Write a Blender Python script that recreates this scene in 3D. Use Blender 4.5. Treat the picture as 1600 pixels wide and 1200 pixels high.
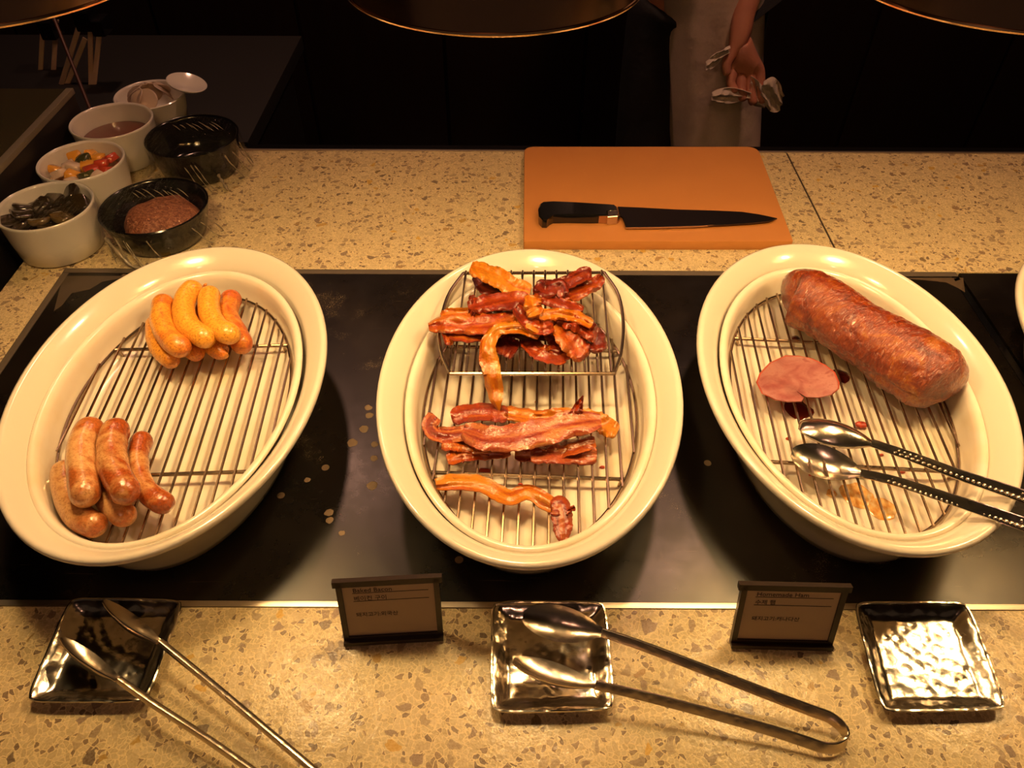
import bpy, bmesh, math, random
from mathutils import Vector, noise, Matrix
random.seed(7)
for o in list(bpy.data.objects): bpy.data.objects.remove(o)
SC = bpy.context.scene
COL = SC.collection
R = math.radians
# ------------------------------------------------------------------ camera, world, exposure
CAMH, FPX = 0.66, 1200.0                      # worktop is z = 0, camera 0.66 m above it
PITCH, ROLL = R(45), R(.25)
F_ = Vector((0, math.cos(PITCH), -math.sin(PITCH)))
U0 = Vector((0, math.sin(PITCH), math.cos(PITCH))); R0 = Vector((1, 0, 0))
RT = R0*math.cos(ROLL) + U0*math.sin(ROLL); UP = U0*math.cos(ROLL) - R0*math.sin(ROLL)
cd = bpy.data.cameras.new('camera'); cam = bpy.data.objects.new('camera', cd); COL.objects.link(cam)
cd.sensor_width = 36; cd.lens = FPX/1600*36; cd.clip_start = .01; cd.clip_end = 50
cam.matrix_world = Matrix(((RT.x, UP.x, -F_.x, 0), (RT.y, UP.y, -F_.y, 0), (RT.z, UP.z, -F_.z, CAMH), (0, 0, 0, 1)))
SC.camera = cam
w = bpy.data.worlds.new('world'); SC.world = w; w.use_nodes = True
w.node_tree.nodes['Background'].inputs[0].default_value = (1, .62, .38, 1)
w.node_tree.nodes['Background'].inputs[1].default_value = .03
SC.view_settings.view_transform = 'Standard'; SC.view_settings.look = 'None'
SC.view_settings.gamma = 1; SC.view_settings.exposure = 0
SC.view_settings.use_curve_mapping = False
LAMP_W = 1.42; LAMP_COL = (1, .67, .30)
CEIL_FILL = [(-.62, 1.88, 5.5), (.62, 1.55, 9.0), (-.15, -.70, 3.5)]; CEIL_FILL_COL = (1, .50, .32)  # unseen ceiling lights added as fill, and their tint
LAMPS = [(-.375, .60), (-.014, .60), (.348, .605), (.71, .61)]
LAMP_Z = .475

# ------------------------------------------------------------------ helpers
def P(x, y, z=0.0):
    d = F_ + RT*((x-800)/FPX) + UP*((600-y)/FPX)
    return Vector((0, 0, CAMH)) + d*((z-CAMH)/d.z)
def PY(x, y, Y):
    d = F_ + RT*((x-800)/FPX) + UP*((600-y)/FPX)
    return Vector((0, 0, CAMH)) + d*(Y/d.y)
def scale_at(p): return FPX/((p-Vector((0, 0, CAMH))).dot(F_))     # pixels per metre there

def thing(name, label, cat, loc=(0, 0, 0), group=None):
    o = bpy.data.objects.new(name, None); o.location = loc; o.empty_display_size = .02; COL.objects.link(o)
    o['label'] = label; o['category'] = cat
    if group: o['group'] = group
    return o
def wloc(o):
    v = Vector((0, 0, 0))
    while o: v += o.location; o = o.parent
    return v
def mesh(name, V, Fc, mat, parent=None, smooth=40, uv=None, loc=None, weld=False):
    """vertices in world space; the object's origin goes to loc (top level) or its parent's origin"""
    off = wloc(parent) if parent else Vector(loc or (0, 0, 0))
    me = bpy.data.meshes.new(name); me.from_pydata([Vector(v)-off for v in V], [], Fc)
    if uv:
        l = me.uv_layers.new(name='UVMap')
        for lp in me.loops: l.data[lp.index].uv = uv[lp.vertex_index]
    bm = bmesh.new(); bm.from_mesh(me)
    if weld: bmesh.ops.remove_doubles(bm, verts=bm.verts, dist=1e-6)
    bmesh.ops.recalc_face_normals(bm, faces=bm.faces); bm.to_mesh(me); bm.free()
    if smooth:
        me.shade_smooth()
        try: me.set_sharp_from_angle(angle=R(smooth))
        except Exception: pass
    if mat: me.materials.append(mat)
    o = bpy.data.objects.new(name, me); COL.objects.link(o)
    if parent: o.parent = parent
    elif loc: o.location = loc
    return o
def tag(o, label, cat, group=None, kind=None):
    o['label'] = label; o['category'] = cat
    if group: o['group'] = group
    if kind: o['kind'] = kind
    return o
def copy_tree(o, parent=None, loc=None, rot=None, label=None):
    c = o.copy(); COL.objects.link(c)
    if parent: c.parent = parent
    if loc is not None: c.location = loc
    if rot is not None: c.rotation_euler = (0, 0, rot)
    if label: c['label'] = label
    for ch in list(o.children): copy_tree(ch, c)
    return c
class MB:
    def __init__(s): s.v = []; s.f = []
    def add(s, V, Fc):
        n = len(s.v); s.v += [Vector(v) for v in V]; s.f += [tuple(i+n for i in f) for f in Fc]; return s
def box(x0, x1, y0, y1, z0, z1, bev=0.0):
    bm = bmesh.new(); bmesh.ops.create_cube(bm, size=1)
    for v in bm.verts: v.co = Vector(((x0+x1)/2+v.co.x*(x1-x0), (y0+y1)/2+v.co.y*(y1-y0), (z0+z1)/2+v.co.z*(z1-z0)))
    if bev: bmesh.ops.bevel(bm, geom=bm.edges[:], offset=bev, segments=2, affect='EDGES', profile=.7)
    bm.verts.index_update(); V = [v.co.copy() for v in bm.verts]; Fc = [tuple(v.index for v in f.verts) for f in bm.faces]; bm.free()
    return V, Fc
def loft(rings, cap0=True, cap1=True):
    n = len(rings[0]); V = [Vector(p) for r in rings for p in r]; Fc = []
    for i in range(len(rings)-1):
        for j in range(n):
            k = (j+1) % n; Fc.append((i*n+j, i*n+k, (i+1)*n+k, (i+1)*n+j))
    if cap0: Fc.append(tuple(range(n))[::-1])
    if cap1: Fc.append(tuple((len(rings)-1)*n+j for j in range(n)))
    return V, Fc
def crom(pts, n):
    pts = [Vector(p) for p in pts]; out = []
    if len(pts) == 2: return [pts[0].lerp(pts[1], i/(n-1)) for i in range(n)]
    ext = [pts[0]*2-pts[1]] + pts + [pts[-1]*2-pts[-2]]; m = len(pts)-1
    for i in range(n):
        t = i/(n-1)*m; k = min(int(t), m-1); t -= k
        a, b, c, d = ext[k:k+4]
        out.append(.5*((2*b)+(c-a)*t+(2*a-5*b+4*c-d)*t*t+(3*b-a-3*c+d)*t**3))
    return out
def tube(pts, r, n=8, closed=False, caps=True):
    pts = [Vector(p) for p in pts]; m = len(pts); rings = []
    up = None
    for i, p in enumerate(pts):
        if closed: t = pts[(i+1) % m]-pts[i-1]
        else: t = pts[min(i+1, m-1)]-pts[max(i-1, 0)]
        t.normalize()
        if up is None:
            up = Vector((0, 0, 1)) if abs(t.z) < .9 else Vector((1, 0, 0))
        s = t.cross(up).normalized(); up = s.cross(t).normalized()
        rr = r[i] if isinstance(r, (list, tuple)) else r
        rings.append([p+s*(math.cos(2*math.pi*j/n)*rr)+up*(math.sin(2*math.pi*j/n)*rr) for j in range(n)])
    if closed:
        V = [q for g in rings for q in g]; Fc = []
        for i in range(m):
            for j in range(n):
                k = (j+1) % n; i2 = (i+1) % m; Fc.append((i*n+j, i*n+k, i2*n+k, i2*n+j))
        return V, Fc
    return loft(rings, caps, caps)
def lathe(prof, cx=0, cy=0, n=48, cap0=False, cap1=False):
    return loft([[(cx+math.cos(2*math.pi*j/n)*r, cy+math.sin(2*math.pi*j/n)*r, z) for j in range(n)] for r, z in prof], cap0, cap1)
def oval_rings(prof, a, b, n=96):
    """profile of (offset from the outline, z); a runs along y"""
    return [[(math.cos(2*math.pi*j/n)*(b+o), math.sin(2*math.pi*j/n)*(a+o), z) for j in range(n)] for o, z in prof]
def slab(grid, off):
    """grid[i][j] points of the upper face; off(i,j) vector to the lower face; closed shell"""
    m, n = len(grid), len(grid[0]); V = [Vector(p) for r in grid for p in r]
    V += [Vector(grid[i][j])+off(i, j) for i in range(m) for j in range(n)]; N = m*n; Fc = []
    for i in range(m-1):
        for j in range(n-1):
            a = i*n+j; Fc.append((a, a+1, a+n+1, a+n)); Fc.append((a+N, a+n+N, a+n+1+N, a+1+N))
    for i in range(m-1):
        a = i*n; Fc.append((a, a+n, a+n+N, a+N)); a = i*n+n-1; Fc.append((a, a+N, a+n+N, a+n))
    for j in range(n-1):
        Fc.append((j, j+N, j+1+N, j+1)); a = (m-1)*n+j; Fc.append((a, a+1, a+1+N, a+N))
    return V, Fc
def nz(x, y, z, s=0): return noise.noise(Vector((x+s*7.3, y-s*3.1, z+s*1.7)))

# ------------------------------------------------------------------ materials
class NT:
    def __init__(s, name):
        s.m = bpy.data.materials.new(name); s.m.use_nodes = True; s.t = s.m.node_tree
        s.b = s.t.nodes['Principled BSDF']; s.out = s.t.nodes['Material Output']
        s.tc = s.t.nodes.new('ShaderNodeTexCoord')
    def n(s, ty, ins=None, **kw):
        nd = s.t.nodes.new('ShaderNode'+ty)
        for k, v in kw.items(): setattr(nd, k, v)
        for k, v in (ins or {}).items():
            if hasattr(v, 'is_output') or isinstance(v, bpy.types.NodeSocket): s.t.links.new(v, nd.inputs[k])
            else: nd.inputs[k].default_value = v
        return nd
    def obj(s): return s.tc.outputs['Object']
    def uvmap(s, sc=(1, 1, 1), src='UV'):
        return s.n('Mapping', {'Vector': s.tc.outputs[src], 'Scale': sc}).outputs[0]
    def noise(s, scale, vec=None, detail=4, rough=.55, dist=0):
        return s.n('TexNoise', {'Vector': vec or s.obj(), 'Scale': scale, 'Detail': detail, 'Roughness': rough, 'Distortion': dist}).outputs[0]
    def ramp(s, fac, stops, interp='LINEAR'):
        r = s.n('ValToRGB', {'Fac': fac}); c = r.color_ramp; c.interpolation = interp
        while len(c.elements) < len(stops): c.elements.new(.5)
        for e, (p, col) in zip(c.elements, stops):
            e.position = p; e.color = (*col, 1) if len(col) == 3 else col
        return r.outputs[0]
    def mix(s, fac, a, b, mode='MIX'):
        x = s.n('Mix', data_type='RGBA', blend_type=mode)
        for i, v in ((0, fac), (6, a), (7, b)):
            if isinstance(v, bpy.types.NodeSocket): s.t.links.new(v, x.inputs[i])
            else: x.inputs[i].default_value = (*v, 1) if isinstance(v, tuple) and len(v) == 3 else v
        return x.outputs[2]
    def math(s, op, a, b=0.0, clamp=False):
        x = s.n('Math', operation=op, use_clamp=clamp)
        for i, v in enumerate((a, b)):
            if isinstance(v, bpy.types.NodeSocket): s.t.links.new(v, x.inputs[i])
            else: x.inputs[i].default_value = v
        return x.outputs[0]
    def set(s, **k):
        for a, v in k.items():
            a = {'base': 'Base Color', 'rough': 'Roughness', 'metal': 'Metallic', 'coat': 'Coat Weight', 'coatr': 'Coat Roughness', 'spec': 'Specular IOR Level',
                 'sss': 'Subsurface Weight', 'sssr': 'Subsurface Radius', 'ssss': 'Subsurface Scale', 'alpha': 'Alpha', 'trans': 'Transmission Weight', 'ior': 'IOR', 'aniso': 'Anisotropic'}[a]
            if isinstance(v, bpy.types.NodeSocket): s.t.links.new(v, s.b.inputs[a])
            else: s.b.inputs[a].default_value = (*v, 1) if (isinstance(v, tuple) and a == 'Base Color') else v
        return s
    def bump(s, h, dist=.001, strength=1.0):
        b = s.n('Bump', {'Height': h, 'Distance': dist, 'Strength': strength}); s.t.links.new(b.outputs[0], s.b.inputs['Normal']); s.t.links.new(b.outputs[0], s.b.inputs['Coat Normal']); return s
def simple(name, base, rough=.5, metal=0, **k): return NT(name).set(base=base, rough=rough, metal=metal, **k).m

def terrazzo():
    s = NT('terrazzo')
    wob = s.noise(60, detail=2)
    vec = s.mix(.012, s.obj(), s.n('TexNoise', {'Vector': s.obj(), 'Scale': 70., 'Detail': 2.}).outputs['Color'])
    col = None
    v1 = s.n('TexVoronoi', {'Vector': vec, 'Scale': 210.}); e1 = s.n('TexVoronoi', {'Vector': vec, 'Scale': 210.}, feature='DISTANCE_TO_EDGE')
    g1 = s.n('SeparateColor', {0: v1.outputs['Color']})
    c1 = s.ramp(g1.outputs[0], [(0, (.40, .29, .16)), (.35, (.52, .40, .23)), (.6, (.43, .32, .18)), (.8, (.58, .45, .27)), (.86, (.24, .15, .085)), (1, (.09, .045, .03))])
    m1 = s.ramp(e1.outputs[0], [(.0, (0, 0, 0)), (.045, (0, 0, 0)), (.09, (1, 1, 1))])
    col = s.mix(m1, (.66, .51, .29), c1)
    v2 = s.n('TexVoronoi', {'Vector': vec, 'Scale': 95.}); e2 = s.n('TexVoronoi', {'Vector': vec, 'Scale': 95.}, feature='DISTANCE_TO_EDGE')
    g2 = s.n('SeparateColor', {0: v2.outputs['Color']})
    c2 = s.ramp(g2.outputs[0], [(0, (.42, .31, .18)), (.3, (.50, .38, .22)), (.5, (.34, .24, .14)), (.66, (.24, .16, .10)), (.82, (.17, .09, .06)), (.9, (.55, .30, .06)), (.94, (.07, .035, .02)), (1, (.22, .14, .10))])
    m2 = s.ramp(e2.outputs[0], [(0, (0, 0, 0)), (.13, (0, 0, 0)), (.17, (1, 1, 1))])
    pick = s.math('GREATER_THAN', g2.outputs[1], .66)
    col = s.mix(s.math('MULTIPLY', m2, pick), col, c2)
    n = s.noise(500, detail=2); col = s.mix(.16, col, s.ramp(n, [(.3, (.3, .2, .1)), (.7, (.9, .8, .6))]))
    col = s.n('HueSaturation', {'Color': col, 'Value': 1.10, 'Hue': .510, 'Saturation': 1.08}).outputs[0]
    s.set(base=col, rough=s.ramp(s.noise(60, detail=4, rough=.7), [(.3, (.24, .24, .24)), (.7, (.5, .5, .5))]), spec=.35, coat=.16, coatr=.11)
    s.bump(s.noise(45, detail=5, rough=.7), .0012, .8)
    return s.m
def plate_mat():
    s = NT('black_glass')
    v = s.n('TexVoronoi', {'Vector': s.obj(), 'Scale': 26., 'Randomness': 1.}); g = s.n('SeparateColor', {0: v.outputs['Color']})
    dot = s.math('LESS_THAN', v.outputs['Distance'], s.math('MULTIPLY', g.outputs[1], .17)); pick = s.math('GREATER_THAN', g.outputs[0], .62)
    drops = s.math('MULTIPLY', dot, pick)
    sp = s.noise(900, detail=2); patch = s.noise(9, detail=5, rough=.7)
    flecks = s.math('MULTIPLY', s.ramp(sp, [(.58, (0, 0, 0)), (.64, (1, 1, 1))]), s.ramp(patch, [(.6, (0, 0, 0)), (.68, (1, 1, 1))]))
    wear = s.ramp(s.noise(5, detail=6, rough=.65), [(.35, (.003, .0025, .002)), (.7, (.012, .008, .005))])
    c = s.mix(drops, wear, (.16, .11, .065)); c = s.mix(flecks, c, (.35, .26, .15))
    sc = s.n('TexNoise', {'Vector': s.n('Mapping', {'Vector': s.obj(), 'Scale': (12, 260, 1), 'Rotation': (0, 0, .5)}).outputs[0], 'Scale': 1., 'Detail': 3.}).outputs[0]
    scratch = s.ramp(sc, [(.70, (0, 0, 0)), (.74, (1, 1, 1))])
    c = s.mix(s.math('MULTIPLY', scratch, .35), c, (.18, .12, .07))
    s.set(base=c, rough=s.ramp(s.noise(7, detail=6, rough=.7), [(.3, (.22, .22, .22)), (.7, (.40, .40, .40))]), spec=.45)
    s.bump(s.noise(1500, detail=1), .0001, .35)
    return s.m
def ceramic(name='cream_ceramic', c=(.74, .67, .54)):
    s = NT(name); s.set(base=s.mix(s.noise(8), c, tuple(x*.94 for x in c)), rough=.16, coat=.4, coatr=.05, spec=.5)
    s.bump(s.noise(9, detail=2), .0008, .5); return s.m
def liner_mat():
    s = NT('liner_ceramic'); n = s.noise(14, detail=3); y = s.ramp(n, [(.52, (0, 0, 0)), (.72, (1, 1, 1))])
    s.set(base=s.mix(s.math('MULTIPLY', y, .45), (.78, .71, .57), (.68, .55, .28)), rough=.2, coat=.4, coatr=.06); return s.m
def chrome(name, c=(.62, .56, .50), rough=.18, bump=0., sc=140):
    s = NT(name); s.set(base=c, rough=rough, metal=1.)
    if bump:
        v = s.n('TexVoronoi', {'Vector': s.obj(), 'Scale': float(sc)}, feature='SMOOTH_F1')
        s.bump(s.math('ADD', s.math('MULTIPLY', v.outputs['Distance'], 1.), s.math('MULTIPLY', s.noise(60), .5)), bump, 1.)
    return s.m
def sausage_mat(name, c0, c1, c2, brown=None, br=(.45, .6), rough=.34):
    s = NT(name); n = s.noise(420, detail=3, rough=.7)
    base = s.ramp(n, [(.36, c2), (.47, c0), (.7, c1)])
    big = s.noise(30, detail=4, dist=.6)
    if brown:
        base = s.mix(s.ramp(big, [(br[0], (0, 0, 0)), (br[1], (1, 1, 1))]), base, s.ramp(n, [(.35, tuple(x*.6 for x in brown)), (.6, brown)]))
    s.set(base=base, rough=rough, coat=.4, coatr=.2, sss=.05, sssr=(.01, .004, .001), ssss=1.)
    s.bump(s.math('ADD', s.noise(240, detail=3), s.math('MULTIPLY', s.noise(40), 2.)), .0007, .7)
    return s.m
def bacon_mat(name, lean, mid, fat, amount):
    s = NT(name); mp = s.uvmap((11, 2.6, 1))
    n = s.noise(1., mp, detail=3, rough=.6, dist=.6)
    n2 = s.noise(320, detail=3, rough=.7)
    f = s.math('ADD', n, s.math('MULTIPLY', s.math('SUBTRACT', n2, .5), .22))
    a = .56-amount*.16
    c = s.ramp(f, [(a-.24, tuple(x*.6 for x in lean)), (a-.1, lean), (a, mid), (a+.14, fat), (a+.3, mid)])
    c = s.n('HueSaturation', {'Color': c, 'Value': .68, 'Saturation': 1.04}).outputs[0]
    s.set(base=c, rough=.38, coat=.6, coatr=.14, sss=.04, sssr=(.008, .003, .001), ssss=1.)
    s.bump(s.math('ADD', s.math('MULTIPLY', n2, .5), s.math('MULTIPLY', s.noise(130, detail=3, rough=.6), 1.8)), .0008, 1.)
    return s.m
def ham_mat():
    s = NT('glazed_ham'); n = s.noise(26, detail=6, rough=.7, dist=1.2); f = s.noise(300, detail=3, rough=.7)
    c = s.ramp(s.math('ADD', n, s.math('MULTIPLY', s.math('SUBTRACT', f, .5), .3)),
               [(.30, (.13, .012, .004)), (.44, (.30, .036, .009)), (.54, (.44, .075, .013)), (.66, (.62, .19, .03)), (.8, (.34, .05, .012))])
    c = s.n('HueSaturation', {'Color': c, 'Value': .62, 'Saturation': 1.15}).outputs[0]
    s.set(base=c, rough=.4, coat=1., coatr=.13)
    wr = s.n('TexNoise', {'Vector': s.uvmap((60, 20, 1)), 'Scale': 1., 'Detail': 4., 'Roughness': .7, 'Distortion': 1.4}).outputs[0]
    vv = s.n('TexVoronoi', {'Vector': s.uvmap((60, 18, 1)), 'Scale': 1.}, feature='DISTANCE_TO_EDGE').outputs[0]
    s.bump(s.math('ADD', s.math('MULTIPLY', wr, 1.6), s.math('ADD', s.math('MULTIPLY', s.math('MINIMUM', vv, .2), 1.2), s.math('MULTIPLY', f, .15))), .0012, 1.)
    return s.m
def slice_mat():
    s = NT('ham_cut_face'); n = s.noise(45, detail=4, dist=1.); f = s.noise(300)
    s.set(base=s.ramp(s.math('ADD', n, s.math('MULTIPLY', s.math('SUBTRACT', f, .5), .2)), [(.3, (.24, .055, .050)), (.5, (.32, .115, .10)), (.62, (.37, .16, .135)), (.7, (.26, .07, .06))]), rough=.5, sss=.05, sssr=(.01, .004, .003), ssss=1.)
    s.bump(n, .001, .5); return s.m
def wrap_mat():
    s = NT('cling_film'); s.t.nodes.remove(s.b)
    n = s.math('ADD', s.noise(55, detail=4, rough=.7, dist=1.5), s.math('MULTIPLY', s.noise(1., s.n('Mapping', {'Vector': s.obj(), 'Scale': (190, 16, 60), 'Rotation': (0, 0, -.9)}).outputs[0], detail=3), .9))
    bp = s.n('Bump', {'Height': n, 'Distance': .003, 'Strength': 1.}).outputs[0]
    gl = s.n('BsdfGlossy', {'Color': (1, 1, 1, 1), 'Roughness': .05, 'Normal': bp}).outputs[0]
    tr = s.n('BsdfTransparent', {'Color': (.97, .97, .97, 1)}).outputs[0]
    fr = s.n('Fresnel', {'IOR': 1.33, 'Normal': bp}).outputs[0]
    mx = s.n('MixShader', {0: s.math('MINIMUM', s.math('MULTIPLY', fr, 1.), .09)}); s.t.links.new(tr, mx.inputs[1]); s.t.links.new(gl, mx.inputs[2])
    s.t.links.new(mx.outputs[0], s.out.inputs[0]); return s.m
def fabric(name, c, rough=.9):
    s = NT(name); s.set(base=s.mix(s.noise(300), c, tuple(x*.8 for x in c)), rough=rough); s.bump(s.noise(14, detail=4), .01, .6); return s.m

M_TER = terrazzo(); M_PLATE = plate_mat(); M_CER = ceramic(); M_LIN = liner_mat()
M_WIRE = chrome('rack_steel', (.36, .27, .20), .24); M_TONG = chrome('tong_steel', (.62, .53, .44), .25, .0004, 120)
M_HAM_TONG = chrome('hammered_steel', (.58, .52, .45), .22, .0003, 150)
M_TRAY = chrome('hammered_tray_steel', (.60, .55, .48), .2, .0009, 120)
M_TRIM = chrome('brushed_trim', (.62, .54, .44), .38); M_GREYTRIM = simple('grey_edging', (.11, .085, .06), .5)
M_BLACK = simple('black_gloss', (.006, .006, .007), .12, coat=.5); M_DARK = simple('dark_lacquer', (.012, .009, .008), .45)
M_SIGN = simple('dark_bronze_frame', (.020, .009, .006), .35); M_CARD = simple('kraft_card', (.44, .33, .22), .7); M_INK = simple('ink', (.015, .007, .005), .8)
M_WRAP = wrap_mat(); M_WHITE = ceramic('white_china', (.78, .74, .66))

# ------------------------------------------------------------------ the setting
def struct(name, V, Fc, m, parent=None, smooth=0):
    o = mesh(name, V, Fc, m, parent, smooth)
    if not parent: o['kind'] = 'structure'
    return o
ft = NT('dark_floor_tile'); ft.set(base=ft.mix(ft.noise(6), (.020, .014, .011), (.035, .022, .016)), rough=.4)
struct('floor', *box(-3.2, 3.2, -1.2, 2.85, -.95, -.9), ft.m)
struct('ceiling', *box(-3.2, 3.2, -1.2, 2.85, 1.75, 1.8), simple('dark_ceiling', (.03, .025, .02), .8))
wb = NT('dark_panel_wood'); wb.set(base=wb.mix(wb.noise(1., wb.n('Mapping', {'Vector': wb.obj(), 'Scale': (30, 30, 2)}).outputs[0]), (.012, .007, .005), (.022, .012, .009)), rough=.32)
wall = struct('wall_back', *box(-3.2, 3.2, 2.62, 2.72, -.9, 1.75), wb.m)
for k in range(13):
    x = -3.05+k*.47
    mesh('panel', *box(x+.006, x+.464, 2.600, 2.625, -.82, 1.7, .004), wb.m, wall, 30)
struct('wall_left', *box(-3.25, -3.2, -1.2, 2.85, -.9, 1.75), M_DARK)
struct('wall_right', *box(3.2, 3.25, -1.2, 2.85, -.9, 1.75), M_DARK)

# counter body and worktop
cab = thing('counter_cabinet', 'long dark cabinet carrying the speckled worktop', 'cabinet', (.4, .65, -.9))
mesh('body', *box(-.68, 1.55, -.08, 1.22, -.82, -.032, .004), M_DARK, cab, 30)
mesh('plinth', *box(-.64, 1.5, -.02, 1.17, -.9, -.82), M_DARK, cab, 30)
wt = thing('worktop', 'cream speckled terrazzo worktop around the black warming plates', 'worktop', (.4, .65, -.03))
YF, YB = .3655, .878
for (a, b, c, d) in ((-.705, 1.6, -.14, YF-.004), (-.705, .4755, YB+.012, 1.232), (.4785, 1.6, YB+.012, 1.232), (-.705, -.6385, YF-.003, YB+.011)):
    mesh('slab', *box(a, b, c, d, -.03, 0, .0012), M_TER, wt, 30)
so = mesh('slab_seam', *box(.4755, .4785, YB+.012, 1.232, -.03, -.0015), simple('dark_grout', (.03, .015, .01), .8), wt, 0)
mesh('edge_trim', *box(-.705, 1.6, 1.2325, 1.2375, -.03, .0015, .0006), M_TRIM, wt, 30)
mesh('edge_trim', *box(-.705, 1.6, 1.238, 1.262, -.05, -.004, .001), M_BLACK, wt, 30)
hp = thing('warming_plate', 'long black glass warming plate under the three full oval dishes', 'warming plate', (0, .62, -.02))
mesh('glass_panel', *box(-.628, .622, YF+.003, YB+.001, -.02, -.0002), M_PLATE, hp, 0)
mesh('front_trim', *box(-.6378, .632, YF-.0035, YF+.0025, -.02, .0006, .0004), M_TRIM, hp, 30)
mesh('back_trim', *box(-.6378, .632, YB+.0015, YB+.0115, -.02, .0004, .0004), M_GREYTRIM, hp, 30)
mesh('side_trim', *box(-.6378, -.6285, YF+.003, YB+.001, -.02, .0003, .0004), M_GREYTRIM, hp, 30)
mesh('side_trim', *box(.6225, .632, YF+.003, YB+.001, -.02, .0003, .0004), M_BLACK, hp, 30)
hp2 = thing('warming_plate', 'second black glass warming plate at the right edge under the empty dish', 'warming plate', (1., .62, -.02))
mesh('glass_panel', *box(.637, 1.56, YF+.003, YB+.010, -.02, -.0008), M_PLATE, hp2, 0)
mesh('front_trim', *box(.634, 1.56, YF-.0035, YF+.0025, -.02, .0006, .0004), M_TRIM, hp2, 30)

# dark shelf behind on the left, side cabinet
led = thing('side_ledge', 'dark ledge continuing the counter behind the sauce bowls', 'shelf', (-.9, 1.45, -.9))
mesh('ledge_top', *box(-1.6, -.47, 1.2625, 1.75, -.03, 0, .002), simple('matt_black_ledge', (.004, .003, .003), .7), led, 30)
mesh('ledge_body', *box(-1.55, -.50, 1.27, 1.72, -.9, -.03), M_DARK, led, 30)
sd = thing('side_cabinet', 'low dark cabinet with a green glass top at the left edge', 'cabinet', (-1., .9, -.9))
mesh('carcass', *box(-1.4, -.735, .3, 1.25, -.9, .092, .002), M_DARK, sd, 30)
gl = NT('dark_green_glass'); gl.set(base=gl.mix(gl.noise(5), (.040, .046, .020), (.065, .045, .022)), rough=.25)
mesh('glass_top', *box(-1.4, -.746, .3, 1.252, .0925, .100, .001), gl.m, sd, 30)
mesh('edge_strip', *box(-.7455, -.7335, .3, 1.252, .0925, .1015, .001), simple('grey_metal_edge', (.22, .19, .13), .4), sd, 30)

# ------------------------------------------------------------------ heat lamps
def lamp_mat():
    s = NT('copper_shade'); s.set(base=s.mix(s.noise(3.), (.50, .30, .19), (.36, .22, .16)), rough=.24, metal=1.); return s.m
M_SHADE = lamp_mat(); M_RIM = chrome('copper_rim', (.85, .55, .30), .22); M_INNER = simple('polished_inner', (.75, .6, .42), .3, 1.)
be = NT('lit_bulb'); be.b.inputs['Emission Color'].default_value = (*LAMP_COL, 1); be.b.inputs['Emission Strength'].default_value = 25
M_CORD = simple('black_cord', (.01, .01, .01), .6)
def heat_lamp(x, y, label):
    t = thing('heat_lamp', label, 'heat lamp', (x, y, LAMP_Z), 'heat lamps hanging over the dishes')
    z = LAMP_Z
    prof = [(.1075, z), (.1075, z+.03), (.1055, z+.07), (.098, z+.115), (.082, z+.155), (.058, z+.185), (.032, z+.200), (.030, z+.235), (.012, z+.245)]
    inn = [(.0295, z+.195), (.056, z+.182), (.080, z+.152), (.096, z+.113), (.1035, z+.07), (.1055, z+.03), (.1055, z)]
    mesh('shade', *lathe(prof, x, y, 96, False, True), M_SHADE, t, 50)
    mesh('shade_lining', *lathe(inn, x, y, 96, True), M_INNER, t, 50)
    mesh('rim', *tube([(x+math.cos(a*math.pi/48)*.1072, y+math.sin(a*math.pi/48)*.1072, z) for a in range(96)], .0016, 8, True), M_RIM, t)
    mesh('bulb', *lathe([(.004, z+.084), (.022, z+.088), (.036, z+.10), (.041, z+.12), (.036, z+.145), (.022, z+.165), (.016, z+.192)], x, y, 32, True, True), be.m, t)
    mesh('cord', *tube([(x, y, z+.24), (x, y, 1.75)], .005, 8), M_CORD, t)
    ld = bpy.data.lights.new('lamp_light', 'AREA'); ld.shape = 'DISK'; ld.size = .065; ld.energy = LAMP_W; ld.color = LAMP_COL
    lo = bpy.data.objects.new('lamp_light', ld); COL.objects.link(lo); lo.parent = t; lo.location = (0, 0, .080)
    return t
for (x, y), l in zip(LAMPS, ('copper heat lamp above the sausage dish, cut off at the upper left corner', 'copper heat lamp above the bacon dish, top centre',
                             'copper heat lamp above the ham dish, at the upper right corner', 'copper heat lamp outside the right edge above the empty dish')):
    heat_lamp(x, y, l)

for (x, y, e), l in zip(CEIL_FILL, ('unseen ceiling fill light above the back left corner, placed by a plate reflection', 'unseen fill light added on the ceiling above the cook', 'unseen fill light added on the ceiling on the guests side')):  # fill lights added out of view, each dressed with a fixture ring
    t = thing('ceiling_fill_light', l, 'fill light', (x, y, 1.745), 'unseen fill lights on the ceiling')
    mesh('fill_light_ring', *tube([(x+math.cos(a*math.pi/24)*.085, y+math.sin(a*math.pi/24)*.085, 1.744) for a in range(48)], .006, 8, True), M_TRIM, t)
    ld = bpy.data.lights.new('ceiling_fill_glow', 'AREA'); ld.shape = 'DISK'; ld.size = .15; ld.energy = e; ld.color = CEIL_FILL_COL
    lg = bpy.data.objects.new('ceiling_fill_glow', ld); COL.objects.link(lg); lg.parent = t; lg.location = (0, 0, -.004)

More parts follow.
